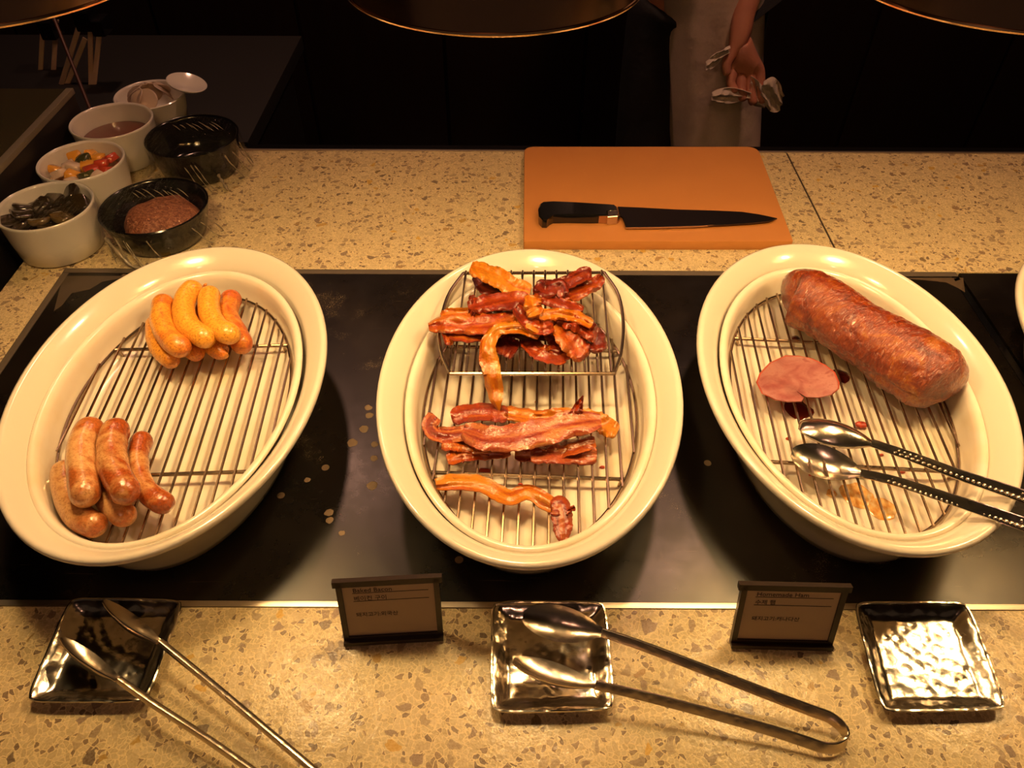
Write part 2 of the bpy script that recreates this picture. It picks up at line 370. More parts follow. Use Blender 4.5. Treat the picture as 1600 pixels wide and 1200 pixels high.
# ------------------------------------------------------------------ oval dishes, liners, racks (built about the origin, then placed)
A, B = .232, .160
dprof = [(-.080, .004), (-.058, .001), (-.050, .0005), (-.046, .003), (-.041, .015), (-.034, .035), (-.026, .055), (-.017, .071), (-.007, .080), (-.0015, .084), (0, .0875), (-.001, .0905),
         (-.004, .0918), (-.008, .0902), (-.018, .0815), (-.0235, .0765), (-.0255, .0730), (-.0280, .0670), (-.0315, .05), (-.037, .03), (-.045, .018), (-.060, .011), (-.10, .010)]
lprof = [(-.085, .0295), (-.060, .0285), (-.051, .0305), (-.0440, .037), (-.0396, .048), (-.0374, .060), (-.0362, .066), (-.0305, .0700), (-.0278, .0730), (-.0272, .0750), (-.0292, .0772), (-.0325, .0772), (-.0352, .0752), (-.0378, .070), (-.0390, .060),
         (-.0408, .047), (-.0445, .039), (-.053, .0350), (-.07, .0338), (-.10, .0335)]
def dish_at(x, y, rot, label):
    t = thing('serving_dish', label, 'dish', (x, y, 0.0005), 'oval ceramic dishes on the warming plates')
    rr = oval_rings(dprof, A, B)
    c, s = math.cos(rot), math.sin(rot)
    n = len(rr[0])
    o = mesh('bowl_wall', *loft([[Vector((p[0]*c-p[1]*s+x, p[0]*s+p[1]*c+y, p[2]+.0005)) for p in r] for r in rr[:10]], True, False), M_CER, t, 60)
    o = mesh('rim', *loft([[Vector((p[0]*c-p[1]*s+x, p[0]*s+p[1]*c+y, p[2]+.0005)) for p in r] for r in rr[9:17]], False, False), M_CER, t, 60)
    o = mesh('well', *loft([[Vector((p[0]*c-p[1]*s+x, p[0]*s+p[1]*c+y, p[2]+.0005)) for p in r] for r in rr[16:]], False, True), M_CER, t, 60)
    return t
DI = [(-.360, .583, R(2.5)), (.019, .581, R(-2)), (.361, .595, R(-3.8)), (.735, .610, R(-4))]
LI = [(-.3615, .5785, R(2.5)), (.020, .578, R(-2)), (.361, .592, R(-3.8)), (.738, .606, R(-4))]
DL = ['cream oval ceramic dish holding the sausages, left of the three', 'cream oval ceramic dish holding the bacon, in the middle', 'cream oval ceramic dish holding the smoked ham and tongs', 'empty cream oval dish cut off by the right edge']
for (x, y, r), l in zip(DI, DL): dish_at(x, y, r, l)
LL = ['inner cream liner dish nested under the sausage rack', 'inner cream liner dish nested under the bacon rack', 'inner cream liner dish stained with juices under the ham rack', 'inner cream liner dish without a rack, at the right edge']
lo = None
for (x, y, r), l in zip(LI, LL):
    if lo is None:
        V, Fc = loft(oval_rings(lprof, A, B), True, True)
        lo = mesh('liner_dish', V, Fc, M_LIN, None, 60); c = lo
    else: c = lo.copy(); COL.objects.link(c)
    c.location = (x, y, .0005); c.rotation_euler = (0, 0, r); tag(c, l, 'liner dish', 'liner dishes nested in the oval dishes')
# wire rack
RA, RB, RZ = .1868, .1158, .0470
def make_rack():
    t = thing('wire_rack', '', 'rack', (0, 0, 0))
    mesh('ring', *tube([(math.cos(i*math.pi/60)*RB, math.sin(i*math.pi/60)*RA, RZ) for i in range(120)], .0018, 8, True), M_WIRE, t)
    for k in range(16):
        x = (-7.5+k)*.0145; yy = RA*math.sqrt(max(0, 1-(x/RB)**2))+.001
        mesh('wire', *tube([(x, -yy, RZ+.0030), (x, -yy*.3, RZ+.0031), (x, yy*.4, RZ+.0031), (x, yy, RZ+.0030)], .0015, 6), M_WIRE, t)
    for y in (-.098, .092):
        xx = RB*math.sqrt(1-(y/RA)**2)
        mesh('crossbar', *tube([(-xx, y, RZ-.0003), (xx, y, RZ-.0003)], .0021, 8), M_WIRE, t)
        for s in (-1, 1):
            mesh('foot', *tube([(s*(xx-.004), y, RZ), (s*(xx-.006), y, .0355)], .0016, 6), M_WIRE, t)
    return t
rk = make_rack(); RP = [(-.3625, .579, R(2.7)), (.020, .5795, R(-2.3)), (.361, .593, R(-3.8))]
RL = ['oval steel wire rack under the sausages', 'oval steel wire rack under the bacon', 'oval steel wire rack under the ham']
G = 'oval wire racks inside the dishes'
for i, ((x, y, r), l) in enumerate(zip(RP, RL)):
    c = rk if i == 0 else copy_tree(rk)
    c.location = (x, y, .0008); c.rotation_euler = (0, 0, r); c['label'] = l; c['group'] = G
# small raised rack on the bacon dish
UZ, UB = .083, .0955
ur = thing('raised_wire_rack', 'small barrel-shaped steel rack raised over the back of the bacon dish', 'rack', tuple(P(831, 584, .052)))
fl, fr, bl, br = P(703, 584, UZ), P(960, 584, UZ), P(724, 427, UB), P(944, 426, UB)
lm, rm = P(687, 512, .089), P(974, 505, .089)
mesh('side_bar', *tube(crom([fl, P(690, 550, .086), lm, P(700, 462, .0925), bl], 20), .002, 8), M_WIRE, ur)
mesh('side_bar', *tube(crom([fr, P(971, 550, .086), rm, P(966, 460, .0925), br], 20), .002, 8), M_WIRE, ur)
mesh('end_bar', *tube([fl, fr], .0021, 8), M_WIRE, ur); mesh('end_bar', *tube([bl, br], .0021, 8), M_WIRE, ur)
for k in range(13):
    u = .02+k/12*.96; a = fl.lerp(fr, u); b = bl.lerp(br, u); up = Vector((0, 0, .0032))
    mesh('wire', *tube([a+up, a.lerp(b, .5)+up, b+up], .0015, 6), M_WIRE, ur)
for q in (P(688, 535, .087), P(972.5, 535, .087)): mesh('leg', *tube([q, Vector((q.x, q.y, .0525))], .0017, 6), M_WIRE, ur)

# ------------------------------------------------------------------ board and knife
b0, b1, b2, b3 = P(818, 377, .0155), P(1240, 377, .0155), P(1184, 229, .0155), P(819, 229, .0155)
def rounded(pts, rads, n=8):
    out = []; m = len(pts)
    for i in range(m):
        p = Vector(pts[i]); a = (Vector(pts[i-1])-p).normalized(); b = (Vector(pts[(i+1) % m])-p).normalized(); r = rads[i]
        if r == 0: out.append(p); continue
        for k in range(n+1):
            t = k/n; out.append((p+a*r)*(1-t)**2+p*2*t*(1-t)+(p+b*r)*t*t)
    return out
ol = rounded([b0, b1, b2, b3], [.004, .004, .022, .018])
cx = sum(ol, Vector())/len(ol)
def inset(ring, d, z): return [Vector((p.x, p.y, 0))+(Vector((cx.x-p.x, cx.y-p.y, 0)).normalized()*d)+Vector((0, 0, z)) for p in ring]
bmN = NT('tan_plastic'); bmN.set(base=bmN.mix(bmN.noise(12), (.58, .235, .055), (.52, .20, .045)), rough=.5); bmN.bump(bmN.noise(500), .0002, .5)
o = mesh('cutting_board', *loft([inset(ol, .001, .0003), inset(ol, 0, .0015), inset(ol, 0, .0142), inset(ol, .0012, .0155)]), bmN.m, None, 40, loc=(cx.x, cx.y, 0))
tag(o, 'orange-brown plastic cutting board under the chef knife', 'cutting board')
kn = thing('chef_knife', 'black-handled chef knife lying on the orange-brown board', 'knife', tuple(P(970, 335, .0157)))
def flat(px, z0, z1, name, m, parent, bev=.0008):
    up = [P(x, y, z1) for x, y in px]; n = len(up); c = sum(up, Vector())/n
    lo_ = [Vector((p.x, p.y, z0)) for p in up]
    ins = [p+(c-p).normalized()*bev for p in up]; mid = [Vector((p.x, p.y, z1-bev)) for p in up]
    return mesh(name, *loft([lo_, mid, ins]), m, parent, 35)
K = lambda L: [(800+x*.2875, 220+y*.2875) for x, y in L]
blade = K([(575, 357), (700, 362), (900, 372), (1100, 378), (1250, 385), (1350, 400), (1442, 420), (1400, 436), (1300, 446), (1150, 455), (950, 464), (800, 468), (618, 470), (612, 445), (600, 415), (585, 405)])
flat(blade, .0186, .0208, 'blade', simple('dark_blade_steel', (.11, .10, .10), .3, 1.), kn)
flat(K([(618, 463), (800, 461), (1000, 457), (1200, 446), (1200, 450), (1000, 463.5), (800, 469), (618, 471)]), .0184, .0207, 'cutting_edge', M_TONG, kn, .0001)
flat(K([(520, 371), (575, 373), (582, 388), (575, 409), (520, 413)]), .0163, .030, 'bolster', M_TONG, kn, .001)
flat(K([(150, 340), (165, 330), (220, 326), (350, 330), (450, 338), (560, 346), (575, 358), (575, 372), (520, 378), (520, 400), (430, 402), (300, 400), (225, 402), (205, 412), (190, 426), (165, 425), (146, 405), (142, 370)]), .0158, .031, 'handle', M_BLACK, kn, .002)
flat(K([(146, 405), (165, 410), (190, 412), (215, 400), (300, 398), (430, 400), (520, 398), (588, 402), (575, 411), (430, 408), (300, 406), (222, 408), (190, 424), (160, 424)]), .0158, .0285, 'tang', simple('warm_tang', (.55, .36, .24), .35, 1.), kn, .0005)

# ------------------------------------------------------------------ sausages
YEL = [sausage_mat('yellow_sausage', (.80, .36, .035), (.86, .44, .06), (.50, .18, .02)), sausage_mat('yellow_sausage_toasted', (.78, .33, .035), (.82, .40, .05), (.46, .15, .02), (.68, .19, .025), (.47, .64)),
       sausage_mat('yellow_sausage_red', (.76, .28, .03), (.80, .36, .05), (.46, .14, .02), (.62, .13, .02), (.42, .58))]
GRL = [sausage_mat('grilled_sausage', (.66, .36, .14), (.70, .42, .18), (.46, .21, .07), (.48, .13, .025), (.47, .62), .28), sausage_mat('grilled_sausage_brown', (.60, .31, .11), (.66, .36, .14), (.42, .18, .05), (.40, .085, .016), (.42, .58), .26)]
def sausage(pts, rpx, z, mat, label, seed, ends=1.0, waist=0.0):
    """pts: (x, y[, z]) centre line"""
    w3 = [P(p[0], p[1], p[2] if len(p) > 2 else z) for p in pts]
    mid = w3[len(w3)//2]; r = rpx/scale_at(mid); path = crom(w3, 34)
    L = sum((path[i+1]-path[i]).length for i in range(33)); s = 0; rad = []
    for i in range(34):
        if i: s += (path[i]-path[i-1]).length
        e = min(s, L-s)/(r*1.05); k = math.sqrt(max(0, 1-(1-min(1, e))**2)); u = s/L
        rad.append(r*(max(k, .02))*(1-waist*math.sin(u*math.pi)+.05*nz(s*60, seed, 0)))
    # extend the line past both ends so that round caps have room
    V, Fc = tube(path, rad, 20)
    V = [v+Vector((nz(v.x*50, v.y*50, v.z*50, seed), nz(v.x*50, v.y*50, v.z*50, seed+5), nz(v.x*50, v.y*50, v.z*50, seed+9)))*.0006 for v in V]
    base = Vector((mid.x, mid.y, min(v.z for v in V)))
    me = mesh('sausage', V, Fc, mat, None, 80, loc=tuple(base))
    return me
c3 = lambda L: [(200+p[0]*.1875, 400+p[1]*.1875)+tuple(p[2:]) for p in L]
c4 = lambda L: [(50+p[0]*.2166, 620+p[1]*.2166)+tuple(p[2:]) for p in L]
GY = 'yellow sausages heaped at the back of the left dish'; GB = 'browned sausages heaped at the front of the left dish'
zl, zu = .0635, .085
SS = [
 (c3([(240, 520), (228, 640), (262, 760), (345, 850), (425, 872)]), 15.5, zl, YEL[1], 'yellow sausage at the bottom left of the back heap, half hidden', GY),
 (c3([(470, 560), (470, 660), (520, 770), (615, 835)]), 14.5, zl-.0005, YEL[2], 'reddish yellow sausage with only its lower end showing, left of centre in the back heap', GY),
 (c3([(590, 430), (580, 540), (640, 680), (780, 800), (820, 800)]), 15, zl, YEL[1], 'yellow sausage beneath the middle pair of the back heap', GY),
 (c3([(880, 310), (850, 390), (830, 500), (900, 640), (975, 780)]), 17, zl+.002, YEL[2], 'orange-red sausage at the right end of the back heap', GY),
 (c3([(320, 345), (285, 440), (285, 560), (350, 690), (490, 795)]), 17.5, zu, YEL[1], 'yellow sausage on top at the left of the back heap', GY),
 (c3([(585, 235), (490, 340), (465, 470), (520, 600), (700, 715)]), 17.5, zu+.003, YEL[0], 'topmost bright yellow sausage in the middle of the back heap', GY),
 (c3([(700, 275), (672, 380), (690, 500), (770, 610), (915, 680)]), 16.8, zu+.002, YEL[0], 'bright yellow sausage on top, second from the right in the back heap', GY),
 (c4([(245, 480), (235, 600), (275, 760), (360, 880), (520, 950)]), 21, .065, GRL[0], 'browned sausage at the bottom left of the front heap, bent like an elbow', GB),
 (c4([(500, 420), (500, 580), (540, 720), (620, 820), (720, 890)]), 20, .064, GRL[0], 'pale browned sausage wedged low in the middle of the front heap', GB),
 (c4([(815, 265), (765, 400), (775, 560), (850, 700), (1000, 800)]), 19, .0655, GRL[1], 'thin-waisted browned sausage at the right of the front heap', GB),
 (c4([(480, 170), (395, 270), (355, 420), (370, 580), (390, 775)]), 22.5, .088, GRL[0], 'browned sausage on top at the left of the front heap', GB),
 (c4([(655, 175), (590, 280), (575, 430), (610, 570), (715, 750)]), 22.5, .089, GRL[1], 'dark browned sausage on top in the middle of the front heap', GB)]
for i, (pts, rp, z, m, l, g) in enumerate(SS):
    o = sausage(pts, rp, z, m, l, i, waist=.14 if i == 9 else 0); tag(o, l, 'sausage', g)
    if i == 5:
        mesh('casing_tip', *tube([P(*c3([(628, 255)])[0], .083), P(*c3([(645, 240)])[0], .085), P(*c3([(655, 228)])[0], .086)], [.0012, .0022, .0008], 8), YEL[2], o)

# ------------------------------------------------------------------ bacon
BM = {'o': bacon_mat('bacon_golden', (.52, .10, .012), (.66, .19, .022), (.80, .33, .05), .7), 'r': bacon_mat('bacon_red', (.30, .035, .012), (.42, .06, .015), (.60, .17, .035), .1),
      'd': bacon_mat('bacon_dark', (.17, .018, .009), (.27, .032, .012), (.42, .08, .022), .0), 'm': bacon_mat('bacon_mixed', (.36, .045, .014), (.52, .105, .02), (.70, .25, .055), .3), 'p': bacon_mat('bacon_pink', (.38, .055, .028), (.54, .14, .05), (.72, .31, .11), .4)}
def strip(pts, wpx, m, seed, amp=.0022, tilt=.003, taper=.35, thick=.0022):
    pts = [Vector((p[0], p[1], p[2])) for p in pts]; n = max(22, 10*len(pts)); path = crom(pts, n); nv = 8; grid = []; uv = []; s = 0
    wl = wpx if isinstance(wpx, (list, tuple)) else None; top = pts[0].z > .083
    for i, p in enumerate(path):
        t = path[min(i+1, n-1)]-path[max(i-1, 0)]; d = math.hypot(t.x, t.y) or 1; nx, ny = -t.y/d, t.x/d
        u = i/(n-1); ww = wpx
        if wl: k = u*(len(wl)-1); a = min(int(k), len(wl)-2); ww = wl[a]+(wl[a+1]-wl[a])*(k-a)
        e = min(u, 1-u); ww = ww*(1-taper*(1-min(1, e/.10))**2)
        el = 1+.16*nz(u*8, seed, 1)+.12*nz(u*26, seed, 1); er = 1+.16*nz(u*8, seed, 5)+.12*nz(u*26, seed, 5); tl = tilt*math.sin(u*5+seed*1.7)
        if i: s += (P(p.x, p.y, .06)-P(path[i-1].x, path[i-1].y, .06)).length
        row = []
        for j in range(nv):
            v = j/(nv-1)*2-1; k = v*ww/2*(er if v > 0 else el)
            z = p.z+amp*(math.sin(u*len(pts)*3.1+seed)*.6+nz(u*7, v*1.5, seed)*1.3)+tl*v+.0016*abs(v)**3*math.sin(u*23+seed*2+(2 if v > 0 else 0))+.0012*math.cos(v*5+seed)
            if top and p.y < 584: z = max(z+.012*(584-p.y)/158, .0895+.012*(584-p.y)/158)
            else: z = max(z, .0535)
            row.append(P(p.x+nx*k, p.y+ny*k, z)); uv.append((s+seed*.37, (v+1)/2))
        grid.append(row)
    V, Fc = slab(grid, lambda i, j: Vector((0, 0, -thick*(.55 if j in (0, nv-1) else 1))))
    uv = uv+uv; c = sum((r[nv//2] for r in grid), Vector())/n; c.z = min(v.z for v in V)
    return mesh('bacon_strip', V, Fc, BM[m], None, 75, uv=uv, loc=tuple(c))
c5 = lambda L, s=.225: [(640+p[0]*s, 380+p[1]*s, p[2]) for p in L]
c6 = lambda L, s=.225: [(640+p[0]*s, 600+p[1]*s, p[2]) for p in L]
GT = 'bacon strips piled on the raised rack'; GM = 'bacon strips lying on the oval rack'
BS = [
 (c5([(500, 470, .089), (700, 560, .089), (900, 600, .089), (1100, 560, .089)]), 30, 'd', 'dark bacon strip buried at the bottom of the raised pile', GT),
 (c5([(700, 440, .092), (850, 520, .092), (1000, 560, .092), (1150, 580, .092)]), 30, 'r', 'red bacon strip buried in the middle of the raised pile', GT),
 (c5([(480, 215, .092), (500, 290, .09), (600, 330, .091), (700, 345, .092), (800, 350, .093)]), 17, 'd', 'dark curled bacon strip under the golden one at the back left', GT),
 (c5([(425, 160, .112), (520, 200, .108), (620, 240, .103), (720, 300, .100), (840, 330, .100)]), [20, 22, 26, 24, 22], 'o', 'golden bacon strip pointing up at the back left of the raised rack', GT),
 (c5([(220, 520, .092), (330, 495, .093), (480, 500, .096), (650, 480, .10)]), 19, 'o', 'orange bacon strip just behind the longest left one', GT),
 (c5([(255, 560, .089), (260, 640, .088), (285, 700, .088)]), 12, 'm', 'narrow bacon end hanging at the far left of the raised rack', GT),
 (c5([(280, 625, .090), (420, 640, .090), (540, 620, .092), (660, 600, .094)]), 17, 'm', 'bacon strip below the longest left one, edge on the front', GT),
 (c5([(132, 580, .093), (260, 560, .096), (420, 560, .099), (600, 545, .102), (780, 500, .105)]), [16, 22, 27, 26, 22], 'm', 'longest bacon strip reaching left past the raised rack', GT),
 (c5([(405, 440, .100), (520, 420, .103), (680, 395, .106), (830, 385, .108)]), [18, 23, 23, 18], 'r', 'red bacon strip across the left centre of the raised pile', GT),
 (c5([(430, 360, .098), (440, 420, .099), (430, 500, .097)]), 9, 'd', 'thin dark bacon edge standing at the left centre', GT),
 (c5([(1265, 210, .102), (1200, 215, .104), (1120, 260, .104), (1000, 300, .104), (880, 300, .103)]), 18, 'd', 'dark bacon strip reaching the back right corner', GT),
 (c5([(1335, 225, .098), (1290, 280, .097), (1200, 310, .098), (1090, 350, .10), (1060, 420, .10)]), [14, 17, 23, 26, 20], 'r', 'twisted red bacon strip at the right back corner', GT),
 (c5([(880, 280, .108), (940, 320, .111), (1040, 300, .108), (1060, 370, .105)]), 20, 'd', 'crumpled dark bacon strip behind the centre of the pile', GT),
 (c5([(600, 690, .089), (670, 710, .089), (740, 750, .089)]), 26, 'd', 'dark bacon end showing under the hanging strip', GT),
 (c5([(960, 560, .091), (1010, 640, .091), (1040, 740, .090), (1040, 810, .0885)]), 28, 'r', 'red bacon strip pointing forward in the right half', GT),
 (c5([(800, 650, .090), (870, 730, .090), (960, 770, .090), (1090, 790, .0885)]), 22, 'r', 'wavy bacon end lying at the front of the raised rack', GT),
 (c5([(1170, 540, .100), (1230, 590, .098), (1290, 660, .095), (1320, 750, .091)]), 24, 'd', 'dark bacon strip at the right front corner of the pile', GT),
 (c5([(1020, 560, .104), (1090, 640, .102), (1160, 720, .098), (1220, 790, .091)]), [22, 30, 30, 26], 'm', 'broad bacon strip slanting to the right front', GT),
 (c5([(1070, 530, .107), (1160, 560, .107), (1250, 620, .104), (1300, 640, .10)]), 20, 'r', 'red bacon strip over the right side of the pile', GT),
 (c5([(860, 370, .109), (960, 390, .109), (1080, 430, .106), (1205, 465, .104)]), 15, 'r', 'narrow red bacon strip in the right centre', GT),
 (c5([(740, 440, .109), (790, 500, .110), (840, 560, .110), (920, 590, .109), (1000, 570, .108)]), 18, 'r', 'crinkled red bacon strip across the middle front', GT),
 (c5([(900, 500, .112), (1020, 490, .113), (1150, 505, .112), (1270, 560, .107)]), 14, 'o', 'slim golden bacon strip curving over the right centre', GT),
 (c5([(860, 360, .116), (855, 430, .117), (880, 500, .116)]), 22, 'o', 'short golden bacon piece on top of the centre', GT),
 (c5([(900, 640, .106), (800, 590, .108), (690, 585, .109), (600, 610, .108), (545, 700, .103), (550, 800, .097), (575, 900, .089), (590, 1000, .079), (605, 1080, .070), (620, 1160, .062)]), [18, 19, 18, 20, 24, 29, 29, 27, 21, 6], 'o', 'golden bacon strip hanging off the front of the raised rack', GT),
 (c6([(185, 225, .058), (140, 280, .056), (180, 340, .056), (300, 350, .057), (450, 330, .060)]), 20, 'p', 'curled pink bacon end at the left of the middle row', GM),
 (c6([(290, 230, .058), (400, 200, .060), (550, 195, .061), (680, 215, .061)]), 22, 'r', 'red bacon strip along the back left of the middle row', GM),
 (c6([(640, 190, .056), (780, 215, .057), (900, 230, .057), (1020, 215, .058), (1150, 210, .060)]), 18, 'o', 'golden bacon strip along the back of the middle row', GM),
 (c6([(1180, 210, .058), (1300, 260, .056), (1380, 300, .056), (1445, 330, .055)]), [20, 26, 24, 20], 'o', 'orange bacon end at the right of the middle row', GM),
 (c6([(220, 410, .056), (330, 410, .057), (450, 430, .058), (600, 440, .06)]), 20, 'm', 'bacon strip at the left front of the middle row', GM),
 (c6([(260, 525, .055), (370, 490, .056), (520, 475, .058), (700, 460, .061)]), 18, 'm', 'frontmost left bacon strip, just behind the crossbar', GM),
 (c6([(730, 480, .056), (850, 480, .057), (980, 480, .057), (1100, 440, .058), (1290, 400, .058)]), 20, 'm', 'bacon strip under the right front of the large top one', GM),
 (c6([(840, 490, .060), (980, 480, .060), (1130, 490, .058), (1300, 500, .056)]), 25, 'p', 'frontmost right bacon strip, just behind the crossbar', GM),
 (c6([(370, 320, .066), (520, 370, .071), (700, 375, .074), (900, 335, .076), (1100, 285, .075), (1330, 255, .070)]), [34, 40, 42, 44, 42, 30], 'p', 'large broad bacon strip on top of the middle row', GM),
 (c6([(1150, 220, .074), (1175, 150, .080), (1205, 80, .088)]), [22, 14, 2], 'r', 'pointed bacon tip sticking up behind the large strip', GM),
 (c6([(180, 695, .055), (320, 680, .057), (480, 695, .058), (600, 745, .056), (700, 785, .058), (820, 745, .057), (920, 800, .056), (1030, 880, .057), (1060, 980, .055), (1060, 1110, .055)]), [26, 24, 25, 26, 24, 24, 24, 24, 18, 6], 'o', 'single bacon strip lying alone at the front of the rack', GM)]
for i, (pts, wp, m, l, g) in enumerate(BS):
    big = 'large broad' in l
    wp = [q*(1 if big or 'lying alone' in l or 'hanging off' in l or 'tip' in l else 1.22) for q in (wp if isinstance(wp, list) else [wp, wp])]
    o = strip(pts, wp, m, i*1.31, amp=.0015 if big else .0022, tilt=.001 if big else .003)
    tag(o, l, 'bacon', g)
    if 'lying alone' in l:
        for pp, ww, nm in ((c6([(985, 870, .060), (1040, 850, .062), (1060, 930, .061), (1065, 1010, .059), (1068, 1105, .057)]), [20, 34, 32, 30, 12], 'crisp_end'), (c6([(1085, 900, .062), (1115, 870, .063), (1150, 855, .064)]), [7, 6, 9], 'crisp_tip')):
            e = strip(pp, ww, 'r', 77.7, amp=.001, tilt=.001, taper=.6); e.name = nm; e.data.name = nm; e.location -= o.location; e.parent = o

# ------------------------------------------------------------------ ham, slice, crumbs, stains
c7 = lambda L: [(1130+p[0]*.25, 400+p[1]*.25)+tuple(p[2:]) for p in L]
hp_ = [P(x, y, .083) for x, y in c7([(372, 235), (470, 245), (640, 335), (840, 470), (1030, 585), (1220, 705), (1375, 800), (1440, 850)])]
HN = 190; HJ = 120
path = crom(hp_, HN); L = sum((path[i+1]-path[i]).length for i in range(HN-1)); rings = []; uv = []; s = 0
for i, p in enumerate(path):
    if i: s += (path[i]-path[i-1]).length
    t = (path[min(i+3, HN-1)]-path[max(i-3, 0)]).normalized(); sd_ = t.cross(Vector((0, 0, 1))).normalized(); up = sd_.cross(t); u = s/L
    e0 = min(1, s/.030); e1 = min(1, (L-s)/.026)
    k = math.sqrt(max(.0006, 1-(1-e0)**2))*math.sqrt(max(.0006, 1-(1-e1)**2.4))
    rr = .0365*k*(1+.07*math.sin(u*9+.5)-.05*math.cos(u*5.2))
    ring = []
    for j in range(HJ):
        a = 2*math.pi*j/HJ; q = (math.cos(a), math.sin(a)); low = max(0, -q[1]+.25)
        d = 1+.05*nz(q[0]*1.6+u*4, q[1]*1.6, u*9, 3)+(.028+.05*low)*nz(q[0]*5+u*9, q[1]*5, u*26, 8)+.016*abs(nz(q[0]*4+u*5, q[1]*4, u*52, 4))+.014*nz(q[0]*11, q[1]*11, u*95, 2)-.02*max(0, 1-abs(nz(q[0]*2.2, q[1]*2.2, u*11, 6))*14)
        z = q[1]*(.93 if q[1] > 0 else .86)
        ring.append(p+sd_*(q[0]*rr*d*1.06)+up*(z*rr*d)); uv.append((u*1., j/HJ))
    rings.append(ring)
V, Fc = loft(rings)
o = mesh('ham', V, Fc, ham_mat(), None, 85, uv=uv, loc=(hp_[3].x, hp_[3].y, .052))
tag(o, 'whole glazed reddish-brown ham lying diagonally on the right rack', 'ham')
sl = thing('ham_slice', 'pink cut ham slice lying left of the whole ham', 'ham slice', tuple(P(*c7([(460, 770)])[0], .053)))
so_ = c7([(205, 790), (225, 735), (290, 665), (390, 620), (470, 622), (560, 640), (640, 680), (700, 725), (728, 790), (725, 830), (680, 870), (600, 888), (520, 885), (455, 845), (505, 890), (490, 912), (400, 915), (320, 900), (240, 860)])
sp = [Vector((x, y, 0)) for x, y in so_]; cc = sum(sp, Vector())/len(sp)
def sring(k, z, ext=0.): return [P(cc.x+(p.x-cc.x)*k, cc.y+(p.y-cc.y)*k, z+.006*(cc.x-p.x)/60*(-1)+.0012*math.sin(i*2.1)+ext) for i, p in enumerate(sp)]
mesh('rind', *loft([sring(.97, .0565), sring(1.0, .0590), sring(1.0, .0612), sring(.97, .0622)]), simple('slice_rind', (.40, .06, .03), .35, coat=.4), sl, 60)
mesh('cut_face', *loft([sring(.965, .0615), sring(.955, .0630)]), slice_mat(), sl, 60)
def blob(name, x, y, z, rpx, hgt, m, seed, parent=None, sq=.75, n=18):
    c = P(x, y, z); r = rpx/scale_at(c); rings = []
    for k, h in ((1., 0), (.93, .6), (.6, .95), (.05, 1.)):
        rings.append([c+Vector((math.cos(2*math.pi*j/n)*r*k*(1+.35*nz(math.cos(2*math.pi*j/n)*1.3, math.sin(2*math.pi*j/n)*1.3, seed)), math.sin(2*math.pi*j/n)*r*k*sq*(1+.35*nz(math.sin(2*math.pi*j/n)*1.5, math.cos(2*math.pi*j/n)*1.5, seed+3)), h*hgt)) for j in range(n)])
    return mesh(name, *loft(rings), m, parent, 60, loc=None if parent else tuple(c))
gs = NT('brown_grease'); gs.set(base=gs.ramp(gs.noise(120, detail=4), [(.35, (.62, .25, .05)), (.55, (.74, .45, .16)), (.7, (.80, .62, .34))]), rough=.12)
jm = simple('dark_meat_juice', (.09, .008, .004), .05, coat=.6); rb = simple('red_meat_scrap', (.42, .05, .02), .35)
FLR = .0345
for x, y, r, l, m in ((1338, 772, 24, 'brown grease puddle under the lower tong, left part', gs.m), (1378, 795, 22, 'brown grease puddle under the lower tong, right part', gs.m), (1299, 771, 8, 'small round grease drop left of the brown puddle', gs.m),
                      (1247, 640, 22, 'dark juice puddle under the ham slice', jm), (1313, 588, 14, 'dark juice spot beside the ham front edge', jm), (1245, 530, 8, 'dark juice spot near the rear crossbar', jm)):
    o = blob('grease_stain', x, y , FLR, r, .0007, m, x*.1, sq=1.0); tag(o, l, 'stain', 'juice and grease spots in the ham liner')
for x, y, r, z, l, m in ((1345, 664, 11, .0375, 'red ham scrap behind the tong bowls', rb), (1232, 686, 4.5, FLR, 'tiny red ham crumb left of the tongs', rb), (1376, 712, 4, FLR, 'tiny red ham crumb between the tong arms', rb),
                         (1408, 738, 6, FLR, 'red ham crumb beside the front crossbar', rb), (1268, 742, 5, FLR, 'reddish crumb under the lower tong bowl', rb),
                         (757, 737, 12, FLR, 'bacon crumb in front of the crossbar', rb), (838, 629, 3, FLR, 'tiny bacon crumb between the two bacon piles', rb), (941, 731, 4, FLR, 'bacon crumb at the right end of the crossbar', rb), (813, 758, 4, .051, 'small crumb touching the single bacon strip', rb)):
    o = blob('meat_crumb', x, y, z, r, .003, m, y*.37, sq=.5); tag(o, l, 'crumb', 'meat crumbs in the dishes')

dm = simple('dried_drop', (.22, .15, .08), .6)
for x, y, r_ in ((575, 637, 6), (577, 649, 6), (569, 670, 7), (550, 692, 8), (585, 694, 6), (584, 716, 6), (514, 801, 7), (515, 813, 6), (582, 759, 9), (480, 750, 5), (534, 833, 5)):
    blob('dried_drop', x, y, -.0001, r_, .0003, dm, x*.3, hp, sq=1.)
flat([(99, 431), (225, 431), (196, 434), (160, 440), (140, 452), (112, 458), (96, 478), (84, 486)], -.001, .0002, 'grease_film', simple('grease_film', (.07, .05, .03), .5), hp, .0001)
flat([(1395, 434), (1505, 434), (1508, 457), (1497, 450), (1478, 441), (1440, 437)], -.001, .0003, 'film_scrap', simple('film_scrap', (.09, .06, .035), .4), hp, .0001)

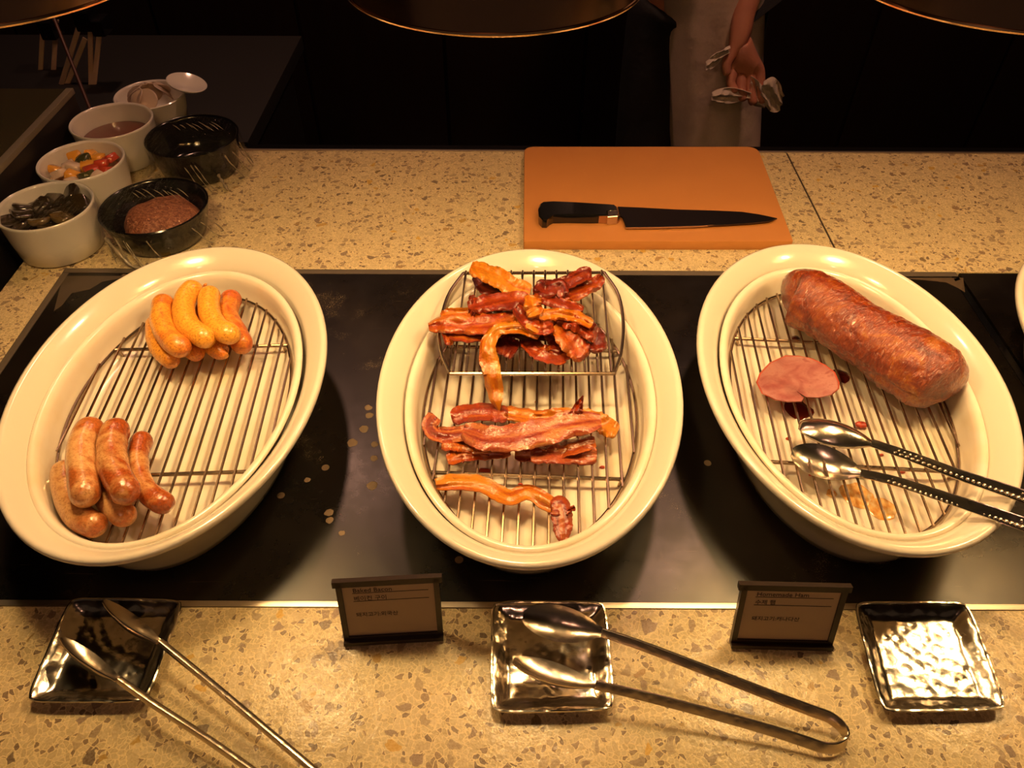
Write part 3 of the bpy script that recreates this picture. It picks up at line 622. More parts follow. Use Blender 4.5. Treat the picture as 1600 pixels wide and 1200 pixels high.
# ------------------------------------------------------------------ tongs
def band(pts, wid, thk, wdir, bumps=0, n=40):
    """flat bar swept along pts; wdir(i/n) = rough width direction"""
    path = crom(pts, n); grid = []
    rings = []; s = 0
    for i, p in enumerate(path):
        t = (path[min(i+1, n-1)]-path[max(i-1, 0)]).normalized(); wd = Vector(wdir(i/(n-1))); wd = (wd-t*wd.dot(t)).normalized(); th = t.cross(wd).normalized()
        W = wid[0]+(wid[1]-wid[0])*i/(n-1) if isinstance(wid, tuple) else wid; T = thk
        rings.append([p+wd*(a*W/2)+th*(b*T/2) for a, b in ((-1, -.5), (-.88, -1), (-.3, -1.1), (.3, -1.1), (.88, -1), (1, -.5), (1, .5), (.88, 1), (.3, 1.1), (-.3, 1.1), (-.88, 1), (-1, .5))])
    return loft(rings)
def spoon(tip, base, width, depth, nrm, hw=.004):
    ax = base-tip; nrm = Vector(nrm); nrm = (nrm-ax.normalized()*nrm.dot(ax.normalized())).normalized(); sd = ax.normalized().cross(nrm); grid = []
    m, n = 22, 13
    for i in range(m):
        u = i/(m-1); hwid = width/2*(math.sin(math.pi*min(1, (u*.96+.02))**.85)**.62); hwid = max(hwid, hw*u*1.0+.0006)
        dp = depth*math.sin(math.pi*min(1, u*.98))**.8
        grid.append([tip+ax*u+sd*(hwid*(j/(n-1)*2-1))-nrm*(dp*(1-(j/(n-1)*2-1)**2)) for j in range(n)])
    return slab(grid, lambda i, j: -nrm*.0011)
def tongs(label, arms, width, thick, wdirs, mat, bend=None, group='serving tongs'):
    t = thing('serving_tongs', label, 'tongs', tuple(arms[0]['base']), group)
    for a, wd in zip(arms, wdirs):
        mesh('spoon_head', *spoon(a['tip'], a['base'], a['w'], a['d'], a['n']), mat, t, 60)
        mesh('arm', *band([a['base']]+a['pts'], width, thick, wd), mat, t, 35)
    if bend: mesh('spring_bend', *band(bend, width if not isinstance(width, tuple) else width[1], thick, wdirs[0], n=24), mat, t, 35)
    return t
# centre tongs on the hammered tray
up_ = lambda a, b: (lambda u: (a, b, 1))
tongs('steel serving tongs leaning on the middle tray, closed end at right', [
    dict(tip=P(817, 962, .040), base=P(940, 988, .034), w=.031, d=.008, n=(.1, -.35, .9), pts=[P(1000, 1008, .031), P(1100, 1046, .026), P(1200, 1085, .020), P(1272, 1112, .015)]),
    dict(tip=P(802, 1031, .030), base=P(930, 1070, .026), w=.031, d=.009, n=(.0, .55, .8), pts=[P(1000, 1086, .023), P(1100, 1112, .018), P(1200, 1140, .013), P(1262, 1160, .010)])],
    (.0088, .0105), .0026, [lambda u: (.1, .5, .85), lambda u: (.1, .5, .85)], M_TONG,
    [P(1272, 1112, .015), P(1296, 1121, .013), P(1316, 1137, .010), P(1322, 1156, .008), P(1308, 1168, .008), P(1286, 1168, .009), P(1262, 1160, .010)])
tongs('slim steel serving tongs resting on the left tray, handles leaving the bottom edge', [
    dict(tip=P(163, 937, .040), base=P(250, 1003, .033), w=.020, d=.008, n=(.75, .45, .6), pts=[P(320, 1060, .029), P(400, 1127, .022), P(490, 1203, .014), P(560, 1262, .008)]),
    dict(tip=P(97, 996, .030), base=P(186, 1062, .026), w=.020, d=.008, n=(.75, .55, .6), pts=[P(240, 1100, .024), P(320, 1152, .018), P(392, 1202, .012), P(480, 1262, .008)])],
    .0058, .0042, [lambda u: (0.1, .5, .85), lambda u: (0.1, .5, .85)], M_TONG,
    [P(560, 1262, .008), P(568, 1276, .008), P(560, 1288, .008), P(530, 1288, .008), P(480, 1262, .008)])
hd = lambda u: (.2, .75, .8)
ht = tongs('hammered steel serving tongs lying across the ham dish', [
    dict(tip=P(1248, 664, .064), base=P(1362, 692, .066), w=.039, d=-.011, n=(-.1, .1, 1), pts=[P(1420, 712, .074), P(1500, 742, .088), P(1560, 762, .097), P(1640, 790, .108), P(1760, 832, .120)]),
    dict(tip=P(1237, 706, .058), base=P(1345, 739, .060), w=.040, d=.010, n=(-.05, -.15, 1), pts=[P(1400, 752, .070), P(1480, 778, .086), P(1540, 798, .0965), P(1620, 826, .105), P(1745, 868, .112)])],
    (.0085, .0135), .003, [hd, hd], M_HAM_TONG,
    [P(1760, 832, .120), P(1782, 842, .120), P(1790, 856, .118), P(1775, 868, .115), P(1745, 868, .112)])
def dimples(a, b, n, za, zb, r0, r1):
    mb = MB()
    for k in range(n):
        u = k/(n-1); q = P(a[0]+(b[0]-a[0])*u, a[1]+(b[1]-a[1])*u, za+(zb-za)*u); r = r0+(r1-r0)*u
        for off in (-.45, .5):
            c = q+Vector((.0025*off*2, off*r*1.5, off*r*1.0))+Vector((0, -.0008, .0010)); rg = []
            for j in range(4):
                ph = j/3*1.35; rg.append([c+Vector((math.cos(i*math.pi/5)*r*math.cos(ph), math.sin(i*math.pi/5)*r*math.cos(ph), math.sin(ph)*r*.8)) for i in range(10)])
            mb.add(*loft(rg))
    return mb
for args in (((1400, 706), (1620, 784), 26, .0720, .1062, .0012, .0024), ((1390, 750), (1600, 820), 26, .0688, .1040, .0012, .0024)):
    mb = dimples(*args); mesh('hammered_bumps', mb.v, mb.f, M_HAM_TONG, ht, 60)['kind'] = 'stuff'

# ------------------------------------------------------------------ hammered trays
def tray(cs, label):
    pts = [P(x, y, .0102) for x, y in cs]; c = sum(pts, Vector())/4; c.z = 0
    t = None; n = 24; grid = []
    def q(u, v):
        a = pts[3].lerp(pts[2], u); b = pts[0].lerp(pts[1], u); return a.lerp(b, v)
    m = 33
    for i in range(m):
        row = []
        for j in range(m):
            u, v = i/(m-1), j/(m-1)
            # rounded corners
            U, Vv = u*2-1, v*2-1; mx = max(abs(U), abs(Vv)); k = 1-.055*(abs(U*Vv)**6)
            u2, v2 = (U*k+1)/2, (Vv*k+1)/2; p = q(u2, v2)
            e = min(min(u, 1-u), min(v, 1-v))
            z = .0024+.0078*max(0, min(1, (.13-e)/.11))**.8
            if e > .13: z += .00012*math.sin(u*31)*math.sin(v*29)
            p.z = z + .0010*nz(u*6, v*6, cs[0][0])*(1 if e < .1 else 0); row.append(p)
        grid.append(row)
    V, Fc = slab(grid, lambda i, j: Vector((0, 0, -.0016)))
    o = mesh('hammered_tray', V, Fc, M_TRAY, None, 70, loc=(c.x, c.y, 0)); tag(o, label, 'tray', 'small square hammered steel trays')
    mesh('rolled_edge', *tube([grid[i][0] for i in range(m)]+[grid[m-1][j] for j in range(1, m)]+[grid[i][m-1] for i in range(m-2, -1, -1)]+[grid[0][j] for j in range(m-2, 0, -1)], .0013, 6, True), M_TRAY, o)
    return o
tray([(110, 935), (287, 938), (229, 1096), (40, 1096)], 'hammered steel tray at the left under the slim tongs')
tray([(769, 940), (945, 941), (960, 1109), (768, 1113)], 'hammered steel tray in the middle under the tong bowls')
tray([(1334, 941), (1511, 942), (1574, 1108), (1379, 1112)], 'empty hammered steel tray at the right with a bright reflection')

# ------------------------------------------------------------------ name card holders
def sign(bl, br, lean, lines, label):
    a, b = P(*bl, .0), P(*br, .0); base = (a+b)/2; x = (b-a).normalized(); wd = (b-a).length; nrm_h = Vector((x.y, -x.x, 0))     # toward the guest
    up = (Vector((0, 0, 1))*math.cos(lean)-nrm_h*math.sin(lean)).normalized(); nr = x.cross(up).normalized()
    if nr.y > 0: nr = -nr
    Hh = .0715
    t = thing('menu_sign', label, 'sign', tuple(base), 'framed menu cards in front of the dishes')
    def pl(u, v, d): return a+x*(u*wd)+up*(v*Hh)+nr*d+Vector((0, 0, .001))
    def bx(name, u0, u1, v0, v1, d0, d1, m):
        V = [pl(u, v, d) for d in (d0, d1) for u, v in ((u0, v0), (u1, v0), (u1, v1), (u0, v1))]
        mesh(name, V, [(0, 1, 2, 3), (4, 5, 6, 7), (0, 1, 5, 4), (1, 2, 6, 5), (2, 3, 7, 6), (3, 0, 4, 7)], m, t, 0)
    bx('back_board', 0.005, .995, .03, .99, -.004, -.001, M_SIGN)
    for nme, q in (('frame_side', (0, .055, .0, 1)), ('frame_side', (.945, 1, .0, 1)), ('frame_rail', (0.055, .945, .0, .10)), ('frame_rail', (-.03, 1.03, .93, 1.02))):
        bx(nme, *q, -.003, .0022, M_SIGN)
    bx('foot_rail', 0, 1, -.005, .05, .0022, .006, M_SIGN)
    bx('card', .052, .948, .095, .935, -.001, .0004, M_CARD)
    for v in lines['rules']: bx('ruled_line', .15, .89, v, v+.007, .0003, .0006, M_INK)
    for txt, v, sz in lines['text']:
        cu = bpy.data.curves.new('t', 'FONT'); cu.body = txt; cu.size = sz; cu.extrude = .00005; cu.resolution_u = 3
        ob = bpy.data.objects.new('t', cu); COL.objects.link(ob); bpy.context.view_layer.update()
        me = bpy.data.meshes.new_from_object(ob.evaluated_get(bpy.context.evaluated_depsgraph_get())); bpy.data.objects.remove(ob)
        org = pl(.155, v, .0006); off = Vector(t.location)
        for vt in me.vertices: vt.co = org+x*vt.co.x+up*vt.co.y+nr*vt.co.z-off
        me.materials.clear(); me.materials.append(M_INK)
        q = bpy.data.objects.new('printed_text', me); COL.objects.link(q); q.parent = t
    c0, c1 = pl(.3, .6, -.004), pl(.7, .6, -.004); dn = -nr*.028
    g = [[c0, c1], [Vector((c0.x, c0.y, .001))+Vector((dn.x, dn.y, 0)), Vector((c1.x, c1.y, .001))+Vector((dn.x, dn.y, 0))]]
    mesh('back_strut', *slab(g, lambda i, j: Vector((0, .0015, 0))), M_SIGN, t, 0)
sign((539, 1003), (693, 994), R(16), {'rules': [.805, .675], 'text': [('Baked Bacon', .825, .0066), ('베이컨 구이', .695, .0060), ('돼지고기:외국산', .425, .0056)]}, 'dark framed menu card reading Baked Bacon in front of the middle dish')
sign((1140, 1006), (1298, 1010), R(16), {'rules': [.805, .675], 'text': [('Homemade Ham', .825, .0066), ('수제 햄', .695, .0060), ('돼지고기:캐나다산', .425, .0056)]}, 'dark framed menu card reading Homemade Ham in front of the right dish')

# ------------------------------------------------------------------ bowls at the back left
def bowl(name, x, y, h, r, rb_, m, label, cat, group, zb=.0):
    pr = [(rb_-.012, zb+.002), (rb_-.004, zb+.0005), (rb_, zb+.003), (rb_+(r-rb_)*.5, zb+h*.45), (r-.0008, zb+h*.93), (r, zb+h-.0015), (r-.0015, zb+h), (r-.0038, zb+h-.001), (r-.005, zb+h-.004), (rb_+(r-rb_)*.45-.0055, zb+h*.42), (rb_-.006, zb+.010), (rb_-.014, zb+.006)]
    o = mesh(name, *lathe(pr, x, y, 56, True, True), m, None, 60, loc=(x, y, zb)); return tag(o, label, cat, group)
GBW = 'round white sauce bowls at the back left'
W1, W2, W3, W4 = (-.662, .944, .070, .0655), (-.664, 1.075, .068, .064), (-.664, 1.203, .070, .066), (-.655, 1.345, .050, .062)
bowl('ramekin', *W1, .058, M_WHITE, 'white round bowl nearest the sausage dish holding dark pickles', 'bowl', GBW)
bowl('ramekin', *W2, .056, M_WHITE, 'white round bowl of diced peppers and onion, second in the row', 'bowl', GBW)
bowl('ramekin', *W3, .058, M_WHITE, 'white round bowl half full of reddish brown sauce, third in the row', 'bowl', GBW)
bowl('ramekin', *W4, .052, M_WHITE, 'white round bowl of pale slices, furthest in the row', 'bowl', GBW)
K5, K6 = (-.523, 1.168, .062, .074), (-.524, .975, .052, .077)
M_BB = simple('black_stoneware', (.004, .004, .004), .14, spec=.5)
bowl('black_bowl', *K5, .060, M_BB, 'black bowl under clear film behind, beside the sauce bowl', 'bowl', 'black bowls wrapped in film')
bowl('black_bowl', *K6, .062, M_BB, 'black bowl of brown meat paste just behind the sausage dish', 'bowl', 'black bowls wrapped in film')
def liquid(x, y, z, r, m, label, name, cat):
    o = mesh(name, *lathe([(r, z-.002), (r, z-.0003), (r-.001, z), (.002, z+.0002)], x, y, 40, True, True), m, None, 60, loc=(x, y, z-.002)); tag(o, label, cat, kind='stuff')
liquid(W3[0], W3[1], .041, .0555, simple('red_sauce', (.16, .030, .014), .08, coat=.5), 'dark reddish brown sauce in the third white bowl', 'sauce', 'sauce')
liquid(W1[0], W1[1], .051, .0575, simple('pickle_brine', (.035, .018, .006), .06, coat=.5), 'dark brine around the pickles in the nearest white bowl', 'pickle_brine', 'brine')
liquid(W2[0], W2[1], .042, .054, simple('clear_dressing', (.42, .22, .08), .08, coat=.5), 'thin orange dressing around the diced vegetables', 'dressing', 'dressing')
def chunk(x, y, z, s, m, seed, name, label, cat, group, fl=.45, curl=.0):
    bm = bmesh.new(); bmesh.ops.create_icosphere(bm, subdivisions=2, radius=1); rx, ry, rz = (random.uniform(-.5, .5), random.uniform(-.5, .5), random.uniform(0, 6.28))
    Rm = Matrix.Rotation(rz, 3, 'Z') @ Matrix.Rotation(rx, 3, 'X') @ Matrix.Rotation(ry, 3, 'Y')
    V = []
    for v in bm.verts:
        c = v.co.copy(); c = Vector([math.copysign(abs(t)**(.35 if fl > .5 else .6), t) for t in c]); c *= 1+.18*nz(*c, seed); c.z = c.z*fl+curl*(c.x*c.x-.4)
        V.append(Rm @ (c*s)+Vector((x, y, z)))
    bm.verts.index_update(); Fc = [tuple(v.index for v in f.verts) for f in bm.faces]; bm.free()
    o = mesh(name, V, Fc, m, None, 50, loc=(x, y, z)); tag(o, label, cat, group)
pk = simple('dark_pickle', (.035, .022, .008), .2, coat=.5); pk2 = simple('olive_pickle', (.12, .075, .02), .22, coat=.5)
for i in range(13):
    a = i*2.4; r = .012+.011*math.sqrt(i)
    chunk(W1[0]+math.cos(a)*r, W1[1]+math.sin(a)*r, .055+.003*(i % 3), .0145, pk2 if i in (2, 5) else pk, i, 'pickle', 'olive green pickled vegetable piece in the nearest white bowl' if i in (2, 5) else 'dark pickled vegetable piece in the nearest white bowl', 'pickle', 'pickled pieces in the nearest white bowl' if i not in (2, 5) else 'olive pickled pieces in the nearest white bowl', .35, .3)
VC = {'red': (.55, .07, .03), 'orange': (.80, .36, .04), 'white': (.68, .52, .38), 'green': (.07, .07, .02)}
vm = {k: simple(k+'_vegetable', c, .25, coat=.5) for k, c in VC.items()}
for i, k in enumerate(['orange', 'white', 'red', 'green', 'orange', 'red', 'white', 'green', 'orange', 'white', 'red', 'orange', 'white', 'red', 'orange', 'white', 'orange']):
    a = i*2.4+1; r = .0115*math.sqrt(i+.3)
    chunk(W2[0]+math.cos(a)*r, W2[1]+math.sin(a)*r, .054-.001*(i // 4)+.003*(i % 2), .0105, vm[k], i+20, 'vegetable_dice', {'red': 'diced red pepper', 'orange': 'diced orange pepper', 'white': 'diced onion', 'green': 'diced dark green pepper'}[k]+' piece in the second white bowl', 'vegetable', k+' diced pieces in the second white bowl', .6)
cs = simple('pale_slice', (.62, .48, .36), .5)
for i in range(7):
    a = .5+i*.85; r = .026 if i < 6 else .0; cxx, cyy = W4[0]+math.cos(a)*r, W4[1]+math.sin(a)*r; tl = .9 if i < 6 else .3
    pr = []; n = 20; Rm = Matrix.Rotation(a+1.57, 3, 'Z') @ Matrix.Rotation(tl, 3, 'X')
    rings = [[Rm @ Vector((math.cos(2*math.pi*j/n)*.024*kk, math.sin(2*math.pi*j/n)*.020*kk, zz+.003*math.cos(j*2*math.pi/n*2)))+Vector((cxx, cyy, .050)) for j in range(n)] for kk, zz in ((.95, -.0012), (1, 0), (.95, .0012))]
    o = mesh('pale_slice', *loft(rings), cs, None, 50, loc=(cxx, cyy, .05)); tag(o, 'thin pale slice standing in the furthest white bowl', 'slice', 'thin pale slices in the furthest white bowl')
Rm = Matrix.Rotation(-.3, 3, 'Z') @ Matrix.Rotation(.25, 3, 'Y'); n = 32; cpt = Vector((-.585, 1.352, .066))
o = mesh('round_slice', *loft([[Rm @ Vector((math.cos(2*math.pi*j/n)*.036*k, math.sin(2*math.pi*j/n)*.030*k, z))+cpt for j in range(n)] for k, z in ((.2, -.008), (.93, -.002), (1, .002), (.96, .003), (.2, -.005))]), M_WHITE, None, 50, loc=tuple(cpt))
tag(o, 'small shallow white dish tilted on the edge of the furthest bowl', 'saucer')
# meat paste
pm = NT('meat_paste'); pm.set(base=pm.ramp(pm.noise(240, detail=4, rough=.8), [(.35, (.13, .035, .015)), (.5, (.30, .10, .045)), (.68, (.55, .25, .13))]), rough=.5); pm.bump(pm.noise(240, detail=3), .003, 1.)
rings = []
for k, h in ((1, 0), (.98, .35), (.85, .7), (.6, .92), (.3, 1), (.03, 1.02)):
    rings.append([(K6[0]+.004+math.cos(2*math.pi*j/40)*.057*k*(1+.12*nz(math.cos(2*math.pi*j/40)*2, math.sin(2*math.pi*j/40)*2, 4)), K6[1]+.002+math.sin(2*math.pi*j/40)*.055*k*(1+.12*nz(math.sin(2*math.pi*j/40)*2, 1, math.cos(2*math.pi*j/40)*2)), .012+h*.034+.003*nz(k*4, j*.3, 2)) for j in range(40)])
o = mesh('meat_paste', *loft(rings), pm.m, None, 70, loc=(K6[0], K6[1], .012)); tag(o, 'coarse brown minced meat paste mound in the black bowl', 'minced meat', kind='stuff')
M_FOLD_GLINT = simple('film_fold_glint', (.30, .24, .16), .15, coat=.8)
# cling film over bowls
def wrap(x, y, h, r, label, seed, skirt=.5, sag=.003):
    rings = []; n = 120
    def rp(k, z, am): return [(x+math.cos(2*math.pi*j/n)*(r*k+am*nz(math.cos(2*math.pi*j/n)*6, math.sin(2*math.pi*j/n)*6, z*70, seed)), y+math.sin(2*math.pi*j/n)*(r*k+am*nz(math.cos(2*math.pi*j/n)*6, math.sin(2*math.pi*j/n)*6, z*70, seed)),
                              z+am*.25*nz(math.cos(2*math.pi*j/n)*9, math.sin(2*math.pi*j/n)*9, seed)) for j in range(n)]
    for k, z, am in ((.02, h+.001-sag, 0), (.3, h+.001-sag, .001), (.6, h+.001-sag*.6, .0012), (.85, h+.0012-sag*.2, .0012), (.99, h+.0016, .0004), (1.015, h-.001, .0006), (1.02, h-.008, .004), (1.03, h*.65, .008), (1.035, h*.4, .012)):
        rings.append(rp(k, z, am))
    folds = []
    if skirt > .5: rings.append(rp(1.08, h*.15, .018)); rings.append(rp(1.16, .004, .022))
    V, Fc = loft(rings, True, False)
    o = mesh('cling_film', V, Fc, M_WRAP, None, 80, loc=(x, y, 0)); tag(o, label, 'cling film', 'film stretched over bowls')
    if skirt > .5:
        rd = random.Random(seed)
        for k in range(9):
            a = -.75+rd.uniform(-.06, .06); c = Vector((x-r*.42+.0085*k+rd.uniform(-.003, .003), y+r*(.30+.05*(k % 3)), h+.0012)); d = Vector((math.cos(a), math.sin(a), 0))*rd.uniform(.008, .02)
            mesh('film_fold_glint', *tube([c-d, c+Vector((0, 0, .0012)), c+d], [.0003, .0008, .0003], 6), M_FOLD_GLINT, o, 60)  # streak highlights on the taut film, put in as pale tubes
        for k in range(10):
            a = rd.uniform(-2.6, .2); q = [Vector((x+math.cos(a+t*.25)*r*(1.0+.13*t), y+math.sin(a+t*.25)*r*(1.0+.13*t), max(.002, h*(.75-.75*t))+.002*math.sin(t*9+k))) for t in (0, .3, .6, 1)]
            mesh('film_fold_glint', *tube(crom(q, 10), [.0007*(1+.6*math.sin(i*1.7+k)) for i in range(10)], 6), M_FOLD_GLINT, o, 60)
wrap(K5[0], K5[1], K5[2], K5[3], 'clear film stretched over the rear black bowl', 3, 1.)
wrap(K6[0], K6[1], K6[2], K6[3], 'clear film stretched over the black bowl of meat paste', 9, 1.)
wrap(W1[0], W1[1], W1[2], W1[3], 'clear film stretched over the nearest white bowl', 14, .4)
# corkscrew ends of film
for pts, l in ((([P(165, 372, .03), P(185, 395, .02), P(205, 415, .004), P(226, 420, .003)]), 'twisted film end beside the black paste bowl'), (([P(335, 262, .02), P(345, 280, .012), P(356, 297, .003)]), 'twisted film end beside the rear black bowl')):
    o = mesh('film_twist', *tube(crom(pts, 14), [.0025*(1+.5*math.sin(i*1.9)) for i in range(14)], 7), simple('bunched_film', (.30, .24, .16), .25, coat=.5), None, 60, loc=tuple(pts[-1])); tag(o, l, 'cling film', 'twisted film ends')

# ------------------------------------------------------------------ chrome stand at the far left
M_CHR = simple('worn_chrome', (.85, .62, .45), .42, .4)
def stand(name, Y, legs, feet_z, caps, label):
    t = thing(name, label, 'stand', tuple(Vector((PY(legs[0][0][0], legs[0][0][1], Y).x, Y, 0))), 'folding chrome stands behind the side cabinet')
    for a, b in legs:
        p, q = PY(*a, Y), PY(*b, Y+.02); d = (q-p).normalized(); k = (0-p.z)/d.z if abs(d.z) > .2 else 0; foot = p+d*k
        mesh('leg', *band([foot, p.lerp(foot, .5), q], .009, .004, lambda u: (1, .1, 0), n=6), M_CHR, t, 30)
    for a, r in caps:
        p = PY(*a, Y); mesh('joint', *box(p.x-r, p.x+r, p.y-.012, p.y+.03, p.z-r*1.2, p.z+r*1.2, .003), M_BLACK, t, 30)
    return t
stand('folding_stand', 1.50, [((100, 118), (124, 40)), ((142, 120), (141, 44)), ((148, 122), (155, 55)), ((105, 132), (133, 60))], 0, [((132, 30), .016), ((155, 42), .012)], 'chrome folding stand with black joints, just left of the bowls')
stand('folding_stand', 1.56, [((62, 138), (68, 24)), ((82, 138), (88, 30))], 0, [((76, 46), .014)], 'chrome folding stand with straight legs, behind the side cabinet')
p, q = PY(80, 18, 1.42), PY(131, 146, 1.30)
o = mesh('thin_rod', *tube([p, q, q+(q-p)*.28], .003, 8), simple('dark_red_rod', (.09, .035, .025), .4), None, 60, loc=tuple(q)); tag(o, 'thin dark rod leaning diagonally in front of the chrome stands', 'rod')

# ------------------------------------------------------------------ the cook behind the counter
def skin(name, verts, edges, mat, parent, root=0, sub=2):
    off = wloc(parent); me = bpy.data.meshes.new(name); me.from_pydata([Vector(v[:3])-off for v in verts], edges, []); o = bpy.data.objects.new(name, me); COL.objects.link(o); o.parent = parent
    md = o.modifiers.new('Skin', 'SKIN'); md.use_smooth_shade = True
    for i, v in enumerate(verts):
        rr = v[3] if isinstance(v[3], tuple) else (v[3], v[3]); me.skin_vertices[0].data[i].radius = rr
    me.skin_vertices[0].data[root].use_root = True
    s = o.modifiers.new('Sub', 'SUBSURF'); s.levels = sub; s.render_levels = sub
    me.materials.append(mat); return o
sk = NT('skin'); sk.set(base=sk.mix(sk.noise(30), (.62, .27, .17), (.52, .20, .12)), rough=.5, sss=.1, sssr=(.02, .008, .004), ssss=1.)
pe = thing('person', 'cook in a long white apron and dark clothes holding a white cloth', 'person', (.47, 2.0, -.9))
V = []; E_ = []
def vtx(x, y, z, r, par=None):
    V.append((x, y, z, r)); i = len(V)-1
    if par is not None: E_.append((par, i))
    return i
pel = vtx(.46, 2.02, .06, (.12, .09)); wa = vtx(.45, 2.02, .22, (.115, .085), pel); ch = vtx(.44, 2.02, .42, (.13, .095), wa); nk = vtx(.44, 2.01, .56, (.055, .055), ch)
hd0 = vtx(.44, 1.99, .64, (.07, .08), nk); hd1 = vtx(.44, 1.985, .73, (.072, .085), hd0); vtx(.44, 1.99, .79, (.045, .05), hd1)
for s, fx in ((-1, .36), (1, .57)):
    hip = vtx(.46+s*.09, 2.02, -.02, (.085, .085), pel); knee = vtx(fx, 1.99, -.44, (.055, .06), hip); an = vtx(fx+.01*s, 2.02, -.83, (.035, .04), knee); vtx(fx+.02*s, 1.93, -.875, (.035, .025), an)
# left arm (hand hanging in front of the apron)
sh = vtx(.60, 2.02, .47, (.055, .055), ch); el = vtx(.60, 1.98, .23, (.042, .042), sh); wr = vtx(.530, 1.865, .000, (.025, .028), el); 
wr2 = vtx(.532, 1.850, -.030, (.024, .022), wr); pa = vtx(.552, 1.842, -.075, (.040, .022), wr2)
KN = [(.527, -.108, .015, [(.520, 1.815, -.130), (.535, 1.80, -.150)]), (.548, -.115, .016, [(.548, 1.812, -.145), (.560, 1.80, -.170)]), (.570, -.113, .0155, [(.573, 1.812, -.150), (.585, 1.80, -.180)]), (.590, -.105, .0145, [(.597, 1.815, -.145), (.606, 1.803, -.178)])]
for x, z, r, ps in KN:
    k = vtx(x, 1.834, z, r, pa)
    for (a, b, c) in ps: k = vtx(a, b, c, r*.78, k)
th = vtx(.518, 1.835, -.060, .016, wr2); th = vtx(.503, 1.82, -.088, .0125, th); vtx(.508, 1.81, -.112, .010, th)
# right arm, forearm raised across the chest
sh = vtx(.28, 2.02, .47, (.055, .055), ch); el = vtx(.22, 1.97, .25, (.042, .042), sh); wr = vtx(.32, 1.82, .34, (.026, .028), el); pa = vtx(.37, 1.80, .37, (.036, .02), wr)
for k_ in range(4): f = vtx(.40, 1.795+.004*k_, .395-.02*k_, .011, pa); f = vtx(.43, 1.80, .395-.02*k_, .009, f); vtx(.445, 1.82, .39-.02*k_, .008, f)
f = vtx(.36, 1.785, .41, .012, wr); vtx(.385, 1.785, .435, .010, f)
skin('body', V, E_, sk.m, pe, pel)
# clothes
M_TR = fabric('black_trousers', (.012, .012, .014)); M_SH = fabric('black_shirt', (.014, .012, .013)); M_AP = fabric('white_apron', (.78, .62, .52), .85)
V = []; E_ = []; pel = vtx(.46, 2.02, .06, (.14, .11))
for s, fx in ((-1, .36), (1, .57)):
    hip = vtx(.46+s*.09, 2.02, -.04, (.10, .10), pel); knee = vtx(fx, 1.99, -.44, (.078, .08), hip); vtx(fx+.01*s, 2.01, -.82, (.065, .07), knee)
skin('trousers', V, E_, M_TR, pe, pel)
V = []; E_ = []; wa = vtx(.455, 2.02, .12, (.14, .11)); ch = vtx(.44, 2.02, .42, (.15, .115), wa); vtx(.44, 2.015, .53, (.075, .07), ch)
sh = vtx(.60, 2.02, .47, (.07, .07), ch); vtx(.60, 1.985, .26, (.06, .06), sh)
sh = vtx(.28, 2.02, .47, (.07, .07), ch); el = vtx(.22, 1.97, .25, (.058, .058), sh); vtx(.29, 1.87, .31, (.045, .045), el)
skin('shirt', V, E_, M_SH, pe, wa)
for s, fx in ((-1, .35), (1, .58)):
    mesh('shoe', *loft([[(fx+math.cos(a*math.pi/8)*.045*k, 1.97+math.sin(a*math.pi/8)*.13*k, z) for a in range(16)] for k, z in ((.95, -.899), (1, -.885), (.9, -.86), (.5, -.835))]), M_BLACK, pe, 60)
mesh('hair', *loft([[(.44+math.cos(a*math.pi/12)*.088*k, 2.0+math.sin(a*math.pi/12)*.10*k, z) for a in range(24)] for k, z in ((.8, .70), (1, .73), (1, .77), (.8, .82), (.4, .845), (.05, .85))]), simple('black_hair', (.01, .008, .006), .5), pe, 60)
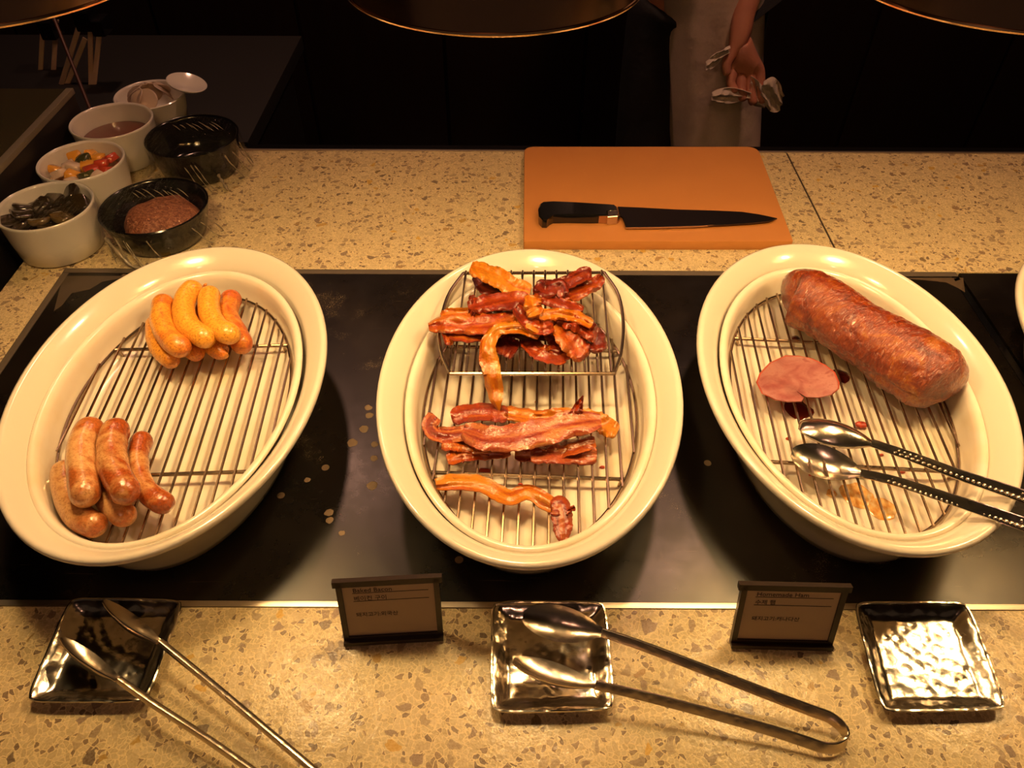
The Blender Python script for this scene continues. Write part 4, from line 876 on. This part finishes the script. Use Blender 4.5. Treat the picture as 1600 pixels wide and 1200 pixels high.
for s in (-1, 1):
    mesh('eye', *lathe([(.001, .70), (.010, .705), (.013, .712), (.010, .719), (.001, .724)], .44+s*.03, 1.915, 12, True, True), simple('eye_white', (.7, .7, .68), .3), pe, 60)
mesh('nose', *tube([(.44, 1.905, .705), (.44, 1.893, .685), (.44, 1.89, .672)], [.006, .011, .012], 8), sk.m, pe, 60)
# apron
grid = []
for i in range(40):
    v = i/39; z = .40-v*1.05; row = []
    for j in range(25):
        u = j/24; xl = .33+.02*v if z > .04 else .350+(.04-z)*.20; xr = .60 if z > .04 else .594+(.04-z)*.195
        if z > .2: k = (z-.2)/.2; xl += .03*k; xr -= .05*k
        x = xl+(xr-xl)*u; bow = math.sin(u*math.pi); y = 1.915-.045*bow**.7+.006*math.sin(u*16+v*3)*(.3+v)-.01*v+.03*(1-bow)**3
        row.append((x, y, z))
    grid.append(row)
mesh('apron', *slab(grid, lambda i, j: Vector((0, .003, 0))), M_AP, pe, 60)
# cloth in the hand
cl = thing('towel', 'crumpled white cloth gripped in the cook hand', 'towel', (.57, 1.80, -.17))
def rag(pts, wid, name='cloth_fold', seed=0):
    path = crom(pts, 18); grid = []
    for i, p in enumerate(path):
        u = i/17; W = wid*(.6+.6*math.sin(u*3.1)); grid.append([p+Vector((0, 0, 1))*(W*(j/8-.5))+Vector((0, 1, 0))*(.007*math.sin(j*1.4+u*5+seed))+Vector((.004*nz(u*5, j, seed), 0, 0)) for j in range(9)])
    mesh(name, *slab(grid, lambda i, j: Vector((0, .003, 0))), fabric('white_cloth%d' % seed, (.72, .62, .50)), cl, 70)
rag([PY(1190, 140, 1.80), PY(1202, 145, 1.80), PY(1212, 152, 1.80), PY(1222, 160, 1.80)], .062, seed=1)
rag([PY(1112, 152, 1.80), PY(1130, 150, 1.79), PY(1150, 148, 1.80), PY(1172, 150, 1.80)], .030, seed=2)
rag([PY(1103, 104, 1.81), PY(1113, 96, 1.81), PY(1124, 88, 1.812), PY(1140, 78, 1.82)], .026, seed=3)
rag([PY(1172, 130, 1.81), PY(1180, 145, 1.81), PY(1196, 160, 1.80)], .05, seed=4)
